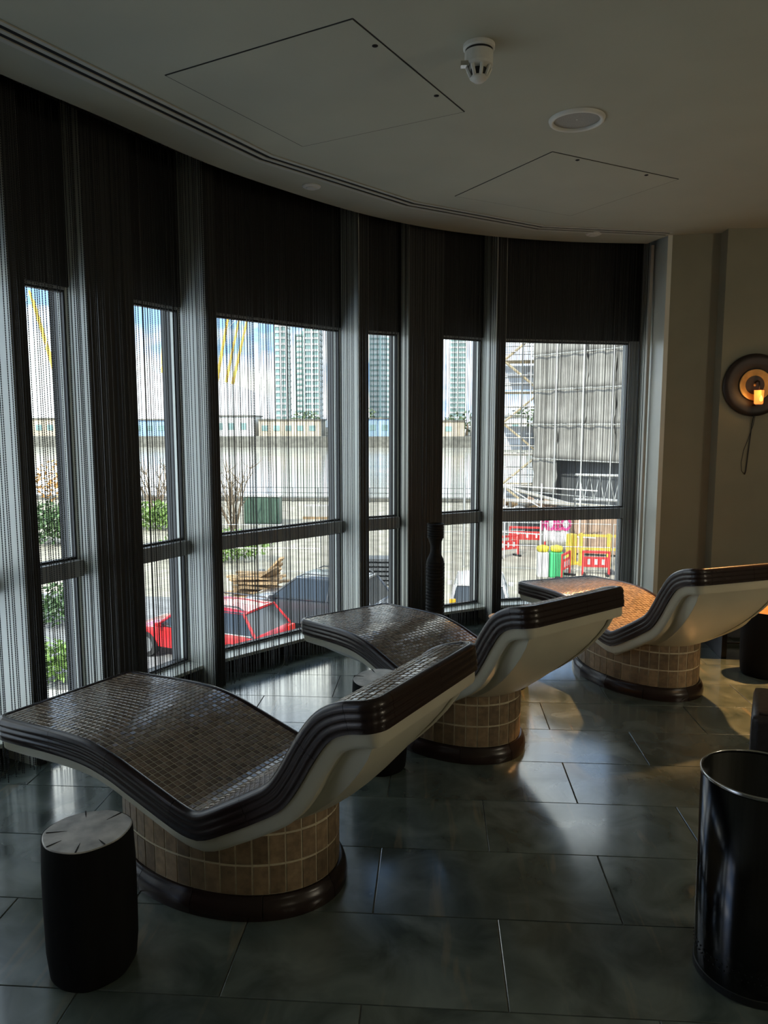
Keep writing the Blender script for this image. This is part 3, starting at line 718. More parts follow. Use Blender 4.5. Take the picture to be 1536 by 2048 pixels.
# warm recessed ceiling downlights outside the frame, the second an unseen added fill
def downlight(x, y, tgt, power, ang, lab, col=(1, .62, .30)):
    r = empty('ceiling_downlight', (x, y, ZC)); tag(r, lab, 'downlight', 'recessed ceiling downlights')
    MB().lathe([(.055, 0), (.055, -.006), (.042, -.008), (.038, -.001)], 32, close=False).build('bezel', M['white_plastic'], r, True)
    MB().lathe([(0, -.001), (.040, -.001), (.040, -.0005)], 32).build('lens', emit('downlight_lens', (1, .8, .55), 2.0), r)
    ld = bpy.data.lights.new('downlight_lamp', 'SPOT'); ld.energy = power; ld.color = col; ld.spot_size = math.radians(ang); ld.spot_blend = .6; ld.shadow_soft_size = .04
    lo = bpy.data.objects.new('downlight_lamp', ld); COL.objects.link(lo); lo.location = (x, y, ZC - .02)
    lo.rotation_euler = (Vector(tgt) - lo.location).to_track_quat('-Z', 'Y').to_euler()
downlight(2.78, 5.05, (1.42, 4.55, .4), 640, 40, 'recessed warm downlight outside the right edge aimed at the farthest lounger', (1, .50, .17))
downlight(3.1, 2.2, (3.1, 3.4, 0), 30, 80, 'added unseen warm downlight in the ceiling right of the steel bin')  # unseen downlight added as extra room light
# opal globe floor lamps, unseen and added to fill the room with light
def fill_globe(x, y, power, lab):
    r = empty('fill_globe_lamp', (x, y, 0)); tag(r, lab, 'added fill lamp', 'added fill globe lamps')
    MB().lathe([(.14, 0), (.14, .02), (.02, .03)], 32).build('base', M['iron'], r)
    MB().tube([(0, 0, .02), (0, 0, 1.62)], .012, 10).build('pole', M['iron'], r)
    MB().lathe([(.16 * math.sin(w), 1.78 - .16 * math.cos(w)) for w in np.linspace(.1, math.pi, 14)], 28, close=False).build('globe', M['opal'], r, True)
    ld = bpy.data.lights.new('fill_globe_light', 'POINT'); ld.energy = power; ld.color = (1, .88, .68); ld.shadow_soft_size = .20
    lo = bpy.data.objects.new('fill_globe_light', ld); COL.objects.link(lo); lo.parent = r; lo.location = (0, 0, 1.78)
M['opal'] = emit('opal_fill_globe', (1, .86, .66), 1.5)
fill_globe(4.0, .9, 110, 'added opal globe floor lamp, unseen, by the right wall behind the viewer')
fill_globe(2.6, -2.3, 20, 'added opal globe floor lamp, unseen, by the back wall')
#OUTSIDE
# ================================================================== the world outside the windows (street is 4.4 m below the room floor)
ZG, ZW = -4.4, -7.2
M['ground'] = pmat('pale_gravel_yard', (.30, .275, .22), .9, var=.25, scale=1.3)
M['pave'] = pmat('pale_concrete_pavement', (.42, .41, .38), .85, var=.12, scale=2)
M['asphalt'] = pmat('worn_asphalt', (.19, .19, .19), .85, var=.2, scale=2)
M['water'] = pmat('river_water', (.44, .42, .36), .12, var=.2, scale=.05, bump=.25, stretch=(1, 3, 1))
M['quay'] = pmat('quay_stone', (.15, .145, .125), .9, var=.25, scale=.6)
M['far_green'] = pmat('far_trees', (.13, .17, .09), .9, var=.4, scale=.1)
M['leaf'] = pmat('green_leaf', (.16, .26, .06), .6, var=.4, scale=4, rnd=.4, island=True)
M['leaf_dark'] = pmat('dark_green_leaf', (.07, .13, .045), .6, var=.4, scale=4, rnd=.4, island=True)
M['leaf_rust'] = pmat('rusty_leaf', (.42, .22, .06), .6, var=.4, scale=4, rnd=.4, island=True)
M['twig'] = pmat('bare_twig', (.20, .15, .10), .8, var=.3, scale=8)
M['timber'] = pmat('weathered_timber', (.36, .24, .13), .8, var=.4, scale=3, rnd=.35, stretch=(1, 12, 12))
M['car_red'] = pmat('red_car_paint', (.50, .015, .02), .2, coat=.6)
M['car_dark'] = pmat('dark_grey_car_paint', (.055, .06, .07), .2, coat=.6)
M['car_white'] = pmat('white_car_paint', (.72, .72, .70), .25, coat=.5)
M['car_glass'] = pmat('car_glass', (.03, .035, .04), .06, spec=.8)
M['tyre'] = pmat('tyre_rubber', (.02, .02, .02), .8)
M['alloy'] = pmat('alloy_wheel', (.5, .5, .5), .3, metal=.9)
M['lamp_red'] = pmat('red_tail_lens', (.6, .02, .01), .2)
M['lamp_amber'] = pmat('amber_lens', (.9, .42, .02), .2)
M['chrome'] = pmat('chrome_strip', (.6, .6, .6), .15, metal=1)
M['cabinet_green'] = pmat('dark_green_steel', (.045, .085, .06), .5, var=.15, scale=4)
M['galv'] = pmat('galvanised_tube', (.50, .50, .48), .4, metal=.6, var=.1, scale=5)
M['sheet'] = pmat('grey_debris_sheeting', (.24, .23, .21), .8, var=.15, scale=1.5)
M['sheet_blue'] = pmat('blue_white_sheeting', (.55, .60, .68), .7, var=.25, scale=.8)
M['plank'] = pmat('scaffold_board', (.44, .36, .24), .8, var=.25, scale=3)
M['plastic_red'] = pmat('red_plastic_barrier', (.70, .04, .04), .45)
M['plastic_green'] = pmat('green_plastic', (.05, .36, .14), .5)
M['plastic_yellow'] = pmat('yellow_plastic', (.78, .62, .05), .5)
M['yellow_steel'] = pmat('yellow_painted_steel', (.72, .47, .06), .5, var=.1, scale=5)
M['brown_box'] = pmat('brown_container_paint', (.36, .25, .18), .7, var=.15, scale=3)
M['banner'] = pmat('white_banner_cloth', (.80, .78, .78), .8, var=.05, scale=4)
M['pink'] = pmat('pink_banner_ink', (.70, .06, .22), .7)
M['dark_steel'] = pmat('dark_site_steel', (.08, .085, .09), .6)
M['tower_a'] = pmat('pale_tower_cladding', (.55, .58, .57), .6, var=.08, scale=.2)
M['tower_b'] = pmat('green_tower_glass', (.20, .30, .29), .25, var=.2, scale=.2)
M['dome'] = pmat('white_tensile_fabric', (.86, .86, .85), .7, var=.03, scale=.05)
M['mast'] = pmat('yellow_mast_paint', (.72, .45, .08), .6)
M['shed_white'] = pmat('white_shed_wall', (.70, .70, .68), .7, var=.1, scale=.2)
M['shed_blue'] = pmat('blue_shed_wall', (.28, .42, .62), .7, var=.1, scale=.2)
M['brick_tan'] = pmat('tan_building_wall', (.52, .44, .33), .8, var=.15, scale=.2)

tag(MB().prism([(-60, 9.0), (40, 9.0), (40, 58), (-60, 58)], ZG - .5, ZG).build('ground_yard', M['ground']), 'pale gravel yard between the building and the river', 'ground', kind='structure')
tag(MB().prism([(-40, 10.2), (30, 10.2), (30, 14.5), (-40, 16.5)], ZG, ZG + .04).build('ground_pavement', M['pave']), 'pale concrete pavement below the windows', 'pavement', kind='structure')
tag(MB().prism([(-40, 16.6), (30, 14.6), (30, 22.5), (-40, 26.5)], ZG, ZG + .015).build('ground_road', M['asphalt']), 'grey asphalt road where the cars are parked', 'road', kind='structure')
tag(MB().prism([(-60, 57.5), (40, 57.5), (40, 59), (-60, 59)], ZW - 1, ZG + .25).build('quay_wall', M['quay']), 'near stone quay wall along the river', 'quay', kind='structure')
tag(MB().prism([(-700, 59), (500, 59), (500, 300), (-700, 300)], ZW - 1, ZW).build('river', M['water']), 'wide pale river beyond the yard', 'river', kind='structure')
tag(MB().prism([(-700, 290), (500, 290), (500, 1500), (-700, 1500)], ZW - 1, ZW + 4.2).build('far_bank', M['quay']), 'far river bank with a dark embankment wall', 'river bank', kind='structure')

# ---- far bank buildings, trees, towers, dome
def slab_building(name, x, y, w, d, h, z0, m1, m2, floors, lab, cat='building', rz=0.0):
    r = empty(name, (x, y, z0), rz); tag(r, lab, cat)
    MB().box((0, 0, h / 2), (w, d, h)).build('core', m2, r)
    fh = h / floors; mb = MB()
    for k in range(floors + 1): mb.box((0, 0, k * fh), (w + .8, d + .8, fh * .34))
    nv = max(2, int(w / 4.5))
    for k in range(nv + 1): mb.box((-w / 2 + k * w / nv, -d / 2, h / 2), (.7, 1.0, h))
    tag(mb.build('floor_edges', m1, r), kind='stuff'); MB().box((w * .1, 0, h + 1.5), (w * .4, d * .5, 3)).build('plant_room', m1, r); return r
ZF = ZW + 4.2
slab_building('apartment_tower', -86, 420, 6.5, 12, 92, ZF, M['tower_a'], M['tower_b'], 28, 'leftmost slim tower of the cluster across the river')
slab_building('apartment_tower', -80, 455, 8, 12, 58, ZF, M['tower_b'], M['tower_a'], 18, 'shorter pale tower, second from left across the river')
slab_building('apartment_tower', -68.5, 420, 8, 12, 98, ZF, M['tower_a'], M['tower_b'], 30, 'green glazed tower in the middle of the far cluster')
slab_building('apartment_tower', -55, 430, 9, 12, 104, ZF, M['tower_a'], M['tower_b'], 32, 'rightmost and tallest tower of the far cluster')
slab_building('apartment_tower', -34, 470, 13, 14, 70, ZF, M['tower_b'], M['tower_a'], 22, 'separate tower seen in the narrow window left of the vase')
slab_building('apartment_tower', 14, 480, 10, 14, 62, ZF, M['tower_a'], M['tower_b'], 20, 'lone tower seen in the narrow window right of the vase')
for x, w, h, m, lab in [(-165, 30, 7, 'brick_tan', 'long tan low building on the far bank, left end'), (-120, 34, 6.5, 'shed_blue', 'blue low shed on the far bank under the dome'), (-86, 22, 8, 'shed_white', 'white low shed on the far bank left of the towers'), (-60, 26, 6.5, 'brick_tan', 'tan low building on the far bank under the towers'),
                        (-30, 26, 7, 'shed_blue', 'blue low shed on the far bank left of the vase'), (0, 24, 6, 'brick_tan', 'tan low building on the far bank right of the vase'), (26, 22, 7.5, 'shed_white', 'white low shed on the far bank, right end')]:
    r = empty('far_shed', (x, 312, ZF)); tag(r, lab, 'building', 'low buildings on the far bank')
    MB().box((0, 0, h / 2), (w, 14, h)).build('walls', M[m], r)
    MB().prism([(-w / 2 - .5, -7.5), (w / 2 + .5, -7.5), (w / 2 + .5, 7.5), (-w / 2 - .5, 7.5)], h, h + .6).build('roof', M['quay'], r)
    for k in range(int(w / 5)): MB().box((-w / 2 + 2.5 + k * 5, -7.05, h * .5), (2.6, .2, h * .35)).build('window', M['tower_b'], r)
def clump(name, x, y, z, w, d, h, mat, n, ls, lab, cat, parent_trunk=True, group=None, seed=1):
    rg = np.random.default_rng(seed); r = empty(name, (x, y, z)); tag(r, lab, cat, group)
    u = rg.normal(size=(n, 3)); u /= np.linalg.norm(u, axis=1)[:, None]; u *= (rg.random((n, 1)) ** .45)
    c = u * np.array([w / 2, d / 2, h / 2]) + np.array([0, 0, h / 2]); V = np.zeros((n, 4, 3))
    a = rg.normal(size=(n, 3)); a /= np.linalg.norm(a, axis=1)[:, None]; b = np.cross(a, rg.normal(size=(n, 3))); b /= np.linalg.norm(b, axis=1)[:, None]
    sz = ls * (.6 + .8 * rg.random((n, 1)))
    V[:, 0] = c - a * sz; V[:, 1] = c - b * sz * .45; V[:, 2] = c + a * sz; V[:, 3] = c + b * sz * .45
    me = mesh('foliage', V.reshape(-1, 3), np.arange(4 * n).reshape(n, 4)); tag(link('foliage', me, mat, r), kind='stuff')
    if parent_trunk: MB().tube([(0, 0, -.02), (0.02 * w, 0, h * .35), (-.02 * w, 0, h * .7)], [.05 * w * .5, .035 * w * .5, .01], 6).build('trunk', M['twig'], r)
    return r
for k, x in enumerate([-190, -150, -108, -86, -58, -34, -10, 14, 40]):
    clump('far_tree', x, 326 + (k % 3) * 6, ZF, 16 + k % 4 * 3, 9, 9 + k % 3 * 2, M['far_green'], 260, 1.1, ['far bank tree at the extreme left', 'far bank tree under the left of the dome', 'far bank tree under the right of the dome', 'far bank tree just left of the towers', 'far bank tree just right of the towers', 'far bank tree below the separate tower', 'far bank tree behind the vase pier', 'far bank tree below the lone tower', 'far bank tree at the extreme right'][k], 'tree', True, 'trees on the far bank', 30 + k)
# white tented dome with leaning yellow masts
r = empty('tent_dome', (-232, 590, ZF)); tag(r, 'huge white tented dome with leaning yellow masts across the river', 'dome')
pr = [(118 * math.sin(w), 46 * math.cos(w)) for w in np.linspace(math.pi / 2, 0.0, 14)]; pr[-1] = (0, 46)
MB().lathe([(118, -1)] + pr, 48).build('canopy', M['dome'], r, True)
for k in range(12):
    w = 2 * math.pi * (k + .35) / 12; c, s = math.cos(w), math.sin(w)
    m = MB().tube([(66 * c, 66 * s, 30), (84 * c, 84 * s, 102)], [1.5, .8], 8).build('mast', M['mast'], r)
    MB().tube([(84 * c, 84 * s, 102), (117 * c, 117 * s, 4)], .18, 4).tube([(84 * c, 84 * s, 102), (30 * c, 30 * s, 45)], .18, 4).build('stay_cables', M['galv'], m)
for k, (z, R) in enumerate([(12, 113), (28, 92)]): MB().tube([(R * math.cos(w), R * math.sin(w), z + .3) for w in np.linspace(0, 2 * math.pi, 40)], .3, 4, False).build('seam', M['tower_a'], r)

# ---- parked cars
def car(name, x, y, rz, L, W, H, paint, lab, rails=False):
    r = empty(name, (x, y, ZG + .015), rz); tag(r, lab, 'car')
    hb, ht = .30, H * .60                                 # floor edge, belt line ; car faces +x
    st = [(-L / 2, .42, .62, .80), (-L / 2 + .10, .34, ht * .98, .92), (-L / 2 + .55, .32, ht + .02, .98), (-L * .18, .30, ht, 1.0), (L * .10, .30, ht - .01, 1.0), (L * .20, .30, ht - .02, 1.0), (L * .36, .31, ht * .90, .97), (L / 2 - .16, .32, ht * .80, .90), (L / 2, .42, ht * .62, .78)]
    V = []; F = []
    for xx, z0, z1, kw in st:
        w = W / 2 * kw; V += [(xx, -w * .94, z0), (xx, -w, (z0 + z1) * .5), (xx, -w * .95, z1 - .03), (xx, -w * .80, z1), (xx, w * .80, z1), (xx, w * .95, z1 - .03), (xx, w, (z0 + z1) * .5), (xx, w * .94, z0)]
    for i in range(len(st) - 1):
        for k in range(8): F.append([i * 8 + k, i * 8 + (k + 1) % 8, (i + 1) * 8 + (k + 1) % 8, (i + 1) * 8 + k])
    F += [list(range(8))[::-1], [(len(st) - 1) * 8 + k for k in range(8)]]
    o = link('body', fixn(mesh('body', V, F, True)), paint, r)
    try: o.data.set_sharp_from_angle(angle=math.radians(35))
    except Exception: pass
    x0, x1, x2, x3 = -L * .46, -L * .36, L * .06, L * .24; wr, wb = W / 2 * .74, W / 2 * .92
    def roofring(z, k): t = (z - ht) / (H - ht); return [(x0 + (x1 - x0) * t + k, x3 + (x2 - x3) * t - k, wb + (wr - wb) * t)]
    V = [(x0, -wb, ht - .04), (x3, -wb, ht - .04), (x3, wb, ht - .04), (x0, wb, ht - .04), (x1, -wr, H - .07), (x2, -wr, H - .07), (x2, wr, H - .07), (x1, wr, H - .07)]
    F = [[0, 1, 5, 4], [1, 2, 6, 5], [2, 3, 7, 6], [3, 0, 4, 7]]
    link('glasshouse', fixn(mesh('glasshouse', V, F + [[0, 3, 2, 1], [4, 5, 6, 7]])), M['car_glass'], r)
    V = []; n = 9
    for i, t in enumerate(np.linspace(0, 1, n)):
        xx = x1 - .06 + (x2 - x1 + .1) * t; zt = H - .06 + .06 * math.sin(math.pi * (.12 + .78 * t))
        V += [(xx, -wr - .02, H - .10), (xx, -wr * .8, zt - .01), (xx, 0, zt), (xx, wr * .8, zt - .01), (xx, wr + .02, H - .10)]
    F = [[i * 5 + k, i * 5 + k + 1, (i + 1) * 5 + k + 1, (i + 1) * 5 + k] for i in range(n - 1) for k in range(4)] + [[i * 5, (i + 1) * 5, (i + 1) * 5 + 4, i * 5 + 4] for i in range(n - 1)] + [[0, 4, 3, 2, 1], [(n - 1) * 5 + k for k in range(5)]]
    link('roof', fixn(mesh('roof', V, F, False)), paint, r)
    for sy in (-1, 1):
        for t in (0, .42, 1):
            a = Vector((x0 + (x3 - x0) * t, sy * wb, ht - .03)); b = Vector((x1 + (x2 - x1) * t, sy * wr, H - .08))
            MB().tube([a, b], .035, 6).build('pillar', paint, r)
        for xx in (-L * .30, L * .31):
            mb = MB().lathe([(.20, -.11), (.32, -.10), (.33, 0), (.32, .10), (.20, .11)], 22); mb.V = [(a + xx, c + sy * (W / 2 - .10), b + .33) for a, b, c in mb.V]
            wh = mb.build('wheel', M['tyre'], r); mb = MB().lathe([(.0, -.10), (.21, -.105), (.21, .105), (0, .10)], 14); mb.V = [(a + xx, c + sy * (W / 2 - .085), b + .33) for a, b, c in mb.V]; mb.build('rim', M['alloy'], wh)
        MB().box((-L / 2 + .10, sy * W * .37, ht * .86), (.16, W * .16, .20), None, .02).build('tail_light', M['lamp_red'], r)
        MB().box((L / 2 - .14, sy * W * .34, ht * .70), (.16, W * .18, .14), None, .02).build('headlight', M['car_white'], r)
        MB().box((L * .20, sy * (W / 2 + .06), ht + .05), (.12, .16, .12), None, .03).build('mirror', paint, r)
        MB().tube([(x0 + .1, sy * (wb + .01), ht + .0), (x3 - .05, sy * (wb + .01), ht + .0)], .016, 5).build('window_strip', M['chrome'], r)
        if rails: MB().tube([(x1 + .05, sy * wr * .92, H - .02), (x1 + .2, sy * wr * .92, H + .05), (x2 - .25, sy * wr * .92, H + .05), (x2 - .1, sy * wr * .92, H - .02)], .022, 6).build('roof_rail', M['dark_steel'], r)
    MB().box((-L / 2 + .03, 0, .52), (.10, W * .30, .13)).build('number_plate', M['plastic_yellow'], r)
    return r
car('red_car', -5.86, 18.55, math.radians(160), 4.3, 1.78, 1.46, M['car_red'], 'red hatchback parked below the widest window', True)
car('dark_car', -3.5, 21.35, math.radians(163), 4.6, 1.86, 1.66, M['car_dark'], 'dark grey estate car parked behind the red car', True)
wc = car('white_car', 1.42, 22.4, math.radians(86), 4.4, 1.80, 1.52, M['car_white'], 'white car seen from behind through the window right of the vase')
for sy, m in ((1, 'lamp_amber'), (-1, 'lamp_amber')): MB().box((-2.16, sy * .74, .98), (.10, .18, .34), None, .02).build('indicator', M[m], wc)
MB().box((-2.19, 0, .98), (.06, 1.2, .10)).build('light_bar', M['lamp_red'], wc)

# ---- yard things
def pole(name, x, y, h, r0, mat, lab, cat, z=ZG): return tag(MB().lathe([(r0 * 1.6, 0), (r0 * 1.6, .05), (r0, .06), (r0, h), (r0 * .5, h + .03)], 10).build(name, mat, loc=(x, y, z)), lab, cat)
r = empty('timber_pile', (-6.2, 25.2, ZG)); tag(r, 'untidy pile of weathered timber planks behind the dark car', 'timber pile')
rg = random.Random(3)
for k in range(34):
    a = rg.uniform(-.35, .35) if k < 26 else rg.uniform(-1.0, -.5); L = rg.uniform(1.2, 2.0); z = .05 + (k // 5) * .17
    mt = Matrix.Rotation(a, 3, 'Z') @ Matrix.Rotation(rg.uniform(-.08, .08) if k < 26 else rg.uniform(-.75, -.45), 3, 'Y')
    MB().box((rg.uniform(-.25, .25) + (.5 if k >= 26 else 0), (k % 5 - 2) * .24 + rg.uniform(-.05, .05), z if k < 26 else .75 + rg.uniform(-.2, .25)), (L, .20, .07), mt).build('plank', M['timber'], r)
clump('hedge', -9.6, 31.6, ZG, 5.2, 2.0, 1.5, M['leaf'], 1500, .11, 'bright green hedge above the timber pile', 'hedge', False, None, 3)
clump('hedge', -15.6, 41.2, ZG, 4.6, 2.4, 1.7, M['leaf'], 1500, .13, 'green hedge in the narrow red car window', 'hedge', False, None, 4)
clump('hedge', -19.4, 35.6, ZG, 6.4, 2.6, 2.2, M['leaf_dark'], 1600, .14, 'dark green hedge in the leftmost narrow window', 'hedge', False, None, 5)
clump('rusty_shrub', -27.2, 52.5, ZG, 4.4, 3, 3.6, M['leaf_rust'], 500, .16, 'shrub with rusty orange leaves in the leftmost narrow window', 'shrub', True, None, 6)
clump('low_planting', -9.0, 16.2, ZG + .04, 3.0, 1.4, 1.0, M['leaf'], 900, .09, 'green planting bed low in the leftmost narrow window', 'planting', False, None, 7)
clump('low_planting', -11.6, 21.0, ZG + .02, 4.0, 1.8, 1.3, M['leaf_dark'], 900, .10, 'dark planting bed left of the red car', 'planting', False, None, 8)
def bare_shrub(x, y, h, seed, lab):
    rg = random.Random(seed); r = empty('bare_shrub', (x, y, ZG)); tag(r, lab, 'shrub', 'bare branching shrubs')
    for k in range(11):
        pts = [Vector((rg.uniform(-.15, .15), rg.uniform(-.15, .15), 0))]; a = rg.uniform(0, 6.28); lean = rg.uniform(.1, .55)
        for q in range(5): pts.append(pts[-1] + Vector((math.cos(a) * lean, math.sin(a) * lean, 1)).normalized() * h / 5 * rg.uniform(.8, 1.1)); a += rg.uniform(-.5, .5); lean += .05
        mb = MB().tube(pts, [.05, .045, .036, .028, .018, .006], 5)
        for q in range(9):
            i = rg.randint(1, 4); p = pts[i]; d = Vector((rg.uniform(-1, 1), rg.uniform(-1, 1), rg.uniform(.4, 1.3))).normalized() * h * rg.uniform(.12, .26); mb.tube([p, p + d * .6, p + d + Vector((0, 0, .1))], [.022, .014, .005], 4)
        mb.build('branch', M['twig'], r)
bare_shrub(-11.3, 40.6, 4.6, 1, 'tall bare branching shrub left of the green cabinet')
bare_shrub(-14.6, 44.2, 4.0, 2, 'bare shrub at the left side of the widest window')
bare_shrub(-16.6, 46.6, 4.4, 3, 'bare reddish shrub in the narrow red car window')
bare_shrub(-18.8, 48.4, 4.6, 4, 'bare shrub left in the narrow red car window')
r = empty('green_cabinet', (-10.4, 44.2, ZG)); tag(r, 'dark green steel utility cabinet by the river railing', 'cabinet')
MB().box((0, 0, .86), (2.15, 1.0, 1.6), None, .03).build('body', M['cabinet_green'], r)
for k in range(4): MB().box((-.8 + k * .535, -.51, .85), (.50, .03, 1.45), None, .008).build('door', M['cabinet_green'], r)
MB().box((0, 0, 1.72), (2.25, 1.1, .08)).build('top_cover', M['galv'], r); MB().box((0, 0, .03), (2.1, .95, .06)).build('foot', M['dark_steel'], r)
r = empty('river_railing', (-5, 56.8, ZG)); tag(r, 'thin metal railing along the near quay', 'railing')
for z in (.35, .75, 1.15): MB().tube([(-28, 0, z), (24, 0, z)], .025, 5).build('rail', M['dark_steel'], r)
for k in range(27): MB().tube([(-28 + 2 * k, 0, 0), (-28 + 2 * k, 0, 1.18)], .03, 5).build('post', M['dark_steel'], r)
for x, y, w, mat, lab in [(-7.6, 47, 1.6, 'pave', 'pale stone block lying left of the railing'), (-6.2, 48.5, 1.2, 'timber', 'brown pallet load standing by the river railing'), (-4.9, 47.2, .7, 'shed_blue', 'small blue crate at the right side of the widest window')]:
    r = empty('yard_load', (x, y, ZG)); tag(r, lab, 'site load'); MB().box((0, 0, .07), (w, .9, .14)).build('pallet', M['timber'], r)
    for k in range(3): MB().box((-w / 3 + k * w / 3, 0, .14 + .35), (w / 3 - .03, .8, .7), None, .02).build('block', M[mat], r)
r = empty('barrier_stack', (-1.95, 27.6, ZG)); tag(r, 'dark stack of steel barriers in the narrow window left of the vase', 'barrier stack')
for k in range(6): MB().box((0, 0, .10 + k * .17), (2.0, .9 - .02 * k, .10)).build('barrier', M['dark_steel'], r)
for s in (-.8, .8): MB().box((s, 0, .5), (.08, 1.0, 1.0)).build('stillage_post', M['dark_steel'], r)
for x, y, h, lab in [(-12.0, 23.0, 5.2, 'slim grey street lamp in the narrow red car window'), (1.25, 31, 3.8, 'slim pole right of the vase')]: pole('street_pole', x, y, h, .045, M['galv'], lab, 'pole')

# ---- wire site fences
def site_fence(x, y, rz, n, lab):
    r = empty('site_fence', (x, y, ZG), rz); tag(r, lab, 'fence', 'wire site fences')
    for k in range(n):
        x0 = k * 2.5; p = MB().tube([(x0 + .04, 0, .1), (x0 + .04, 0, 2.0), (x0 + 2.44, 0, 2.0), (x0 + 2.44, 0, .1), (x0 + .04, 0, .1)], .022, 5).tube([(x0 + .04, 0, 1.05), (x0 + 2.44, 0, 1.05)], .016, 5).build('frame', M['galv'], r)
        mb = MB()
        for q in range(1, 12): mb.tube([(x0 + .04 + .2 * q, 0, .1), (x0 + .04 + .2 * q, 0, 2.0)], .005, 3, False)
        tag(mb.build('wire_mesh', M['galv'], p), kind='stuff')
        MB().box((x0, 0, .06), (.22, .65, .12)).build('foot_block', M['dark_steel'], r)
site_fence(2.2, 30.6, -.10, 4, 'wire site fence in front of the scaffold building')
site_fence(-9.5, 29.0, .02, 2, 'wire site fence before the bright green hedge')
site_fence(-.6, 34.0, .18, 2, 'wire site fence beyond the vase')

# ---- sheeted scaffold building
SA, SB = np.array([6.1, 45.2]), np.array([13.6, 36.4]); sd_ = (SB - SA) / np.hypot(*(SB - SA)); SLn = float(np.hypot(*(SB - SA))); sang = math.atan2(sd_[1], sd_[0])
r = empty('sheeted_building', (SA[0], SA[1], ZG), sang); tag(r, 'building wrapped in grey debris sheeting on scaffold', 'building')
MB().box((SLn / 2, 4.0, 7), (SLn, 7.0, 14)).build('structure_core', M['dark_steel'], r)
nc, nl = 6, 7; rg = random.Random(5); cw, lh = SLn / nc, 14 / nl
for i in range(nc):
    for j in range(2 if i > 0 else 1, nl):
        V = []; F = []; a, b = 9, 7
        for v in range(b):
            for u in range(a):
                fu, fv = u / (a - 1), v / (b - 1)
                V.append((i * cw + fu * cw * .995, -.35 + .10 * math.sin(fu * 9 + i * 2 + j) * math.sin(fv * math.pi) + rg.uniform(-.05, .05) - .06 * math.cos(fv * 6.28), j * lh + fv * (lh + .08)))
        F = [[v * a + u, v * a + u + 1, (v + 1) * a + u + 1, (v + 1) * a + u] for v in range(b - 1) for u in range(a - 1)]
        o = link('sheet_panel', mesh('sheet_panel', V, F, True), M['sheet'], r); md = o.modifiers.new('thick', 'SOLIDIFY'); md.thickness = .015
for j in range(1, nl + 1): MB().tube([(0, -.55, j * lh), (SLn, -.55, j * lh)], .035, 6).build('ledger', M['galv'], r)
for i in range(nc + 1): MB().tube([(i * cw, -.62, 0), (i * cw, -.62, 14)], .035, 6).build('standard', M['galv'], r)
# stair scaffold tower at its left
r = empty('stair_scaffold', (4.05, 46.3, ZG), -.10); tag(r, 'open scaffold stair tower with boards beside the sheeted building', 'scaffold')
TWd, TDp, TH = 2.5, 1.8, 14.5
for x in (0, TWd * .5, TWd):
    for y in (0, TDp): MB().tube([(x, y, 0), (x, y, TH)], .04, 6).build('standard', M['galv'], r)
for j in range(8):
    z = .4 + j * 1.9
    for y in (0, TDp):
        for dz in (0, .5, 1.0): MB().tube([(-.2, y, z + dz), (TWd + .2, y, z + dz)], .03, 5).build('ledger', M['galv'], r)
    for k in range(3): MB().box((TWd / 2, .3 + k * .6, z - .05), (TWd, .5, .06)).build('board', M['plank'], r)
    if j < 7:
        a, b = (0.1, TWd - .1) if j % 2 else (TWd - .1, .1)
        MB().tube([(a, .1, z), (b, .1, z + 1.9)], .07, 6).tube([(a, .5, z), (b, .5, z + 1.9)], .07, 6).build('stair_flight', M['plank'], r)
        if j % 2 == 0: MB().box((TWd / 2, TDp + .05, z + .95), (TWd, .03, 1.5)).build('backing_sheet', M['sheet_blue'], r)
# ---- construction clutter in front of the sheeted building
def lattice(name, x, y, z, rz, L, hgt, lab):
    r = empty(name, (x, y, z), rz); tag(r, lab, 'lattice truss')
    for zz in (0, hgt):
        for yy in (0, .35): MB().tube([(0, yy, zz), (L, yy, zz)], .05, 6).build('chord', M['galv'], r)
    n = int(L / .45)
    for k in range(n): MB().tube([(k * L / n, 0, 0), ((k + .5) * L / n, 0, hgt), ((k + 1) * L / n, 0, 0)], .03, 5).build('lacing', M['galv'], r)
    return r
tr = lattice('lattice_truss', 7.0, 37.6, -2.15, -.25, 2.9, 1.25, 'grey lattice truss standing before the sheeted building')
for x in (.05, 2.85): MB().tube([(x, .17, -2.25), (x, .17, 0)], .06, 6).build('leg', M['galv'], tr)
r = empty('site_cabin', (7.75, 35.0, ZG), -.25); tag(r, 'brown site container below the lattice truss', 'container')
MB().box((0, 0, .95), (2.6, 2.0, 1.7), None, .02).build('body', M['brown_box'], r)
for k in range(13): MB().box((-1.2 + k * .2, -1.02, .95), (.08, .05, 1.55)).build('corrugation', M['brown_box'], r)
MB().box((0, 0, 1.84), (2.7, 2.1, .08)).build('roof', M['galv'], r); MB().box((0, 0, .05), (2.4, 1.8, .10)).build('skid', M['dark_steel'], r)
r = empty('rubble_skip', (4.6, 41.6, ZG), -.2); tag(r, 'open skip heaped with broken brick and torn sheet', 'skip')
MB().prism([(-2.2, -.9), (2.2, -.9), (2.2, .9), (-2.2, .9)], 0, 1.3).build('skip_body', M['dark_steel'], r)
for k in range(26):
    MB().box((rg.uniform(-2, 2), rg.uniform(-.7, .7), 1.35 + rg.uniform(0, .5)), (rg.uniform(.2, .9), rg.uniform(.2, .5), rg.uniform(.08, .3)), Matrix.Rotation(rg.uniform(-.5, .5), 3, 'Y') @ Matrix.Rotation(rg.uniform(0, 3), 3, 'Z')).build('rubble', [M['timber'], M['brown_box'], M['pave']][k % 3], r)
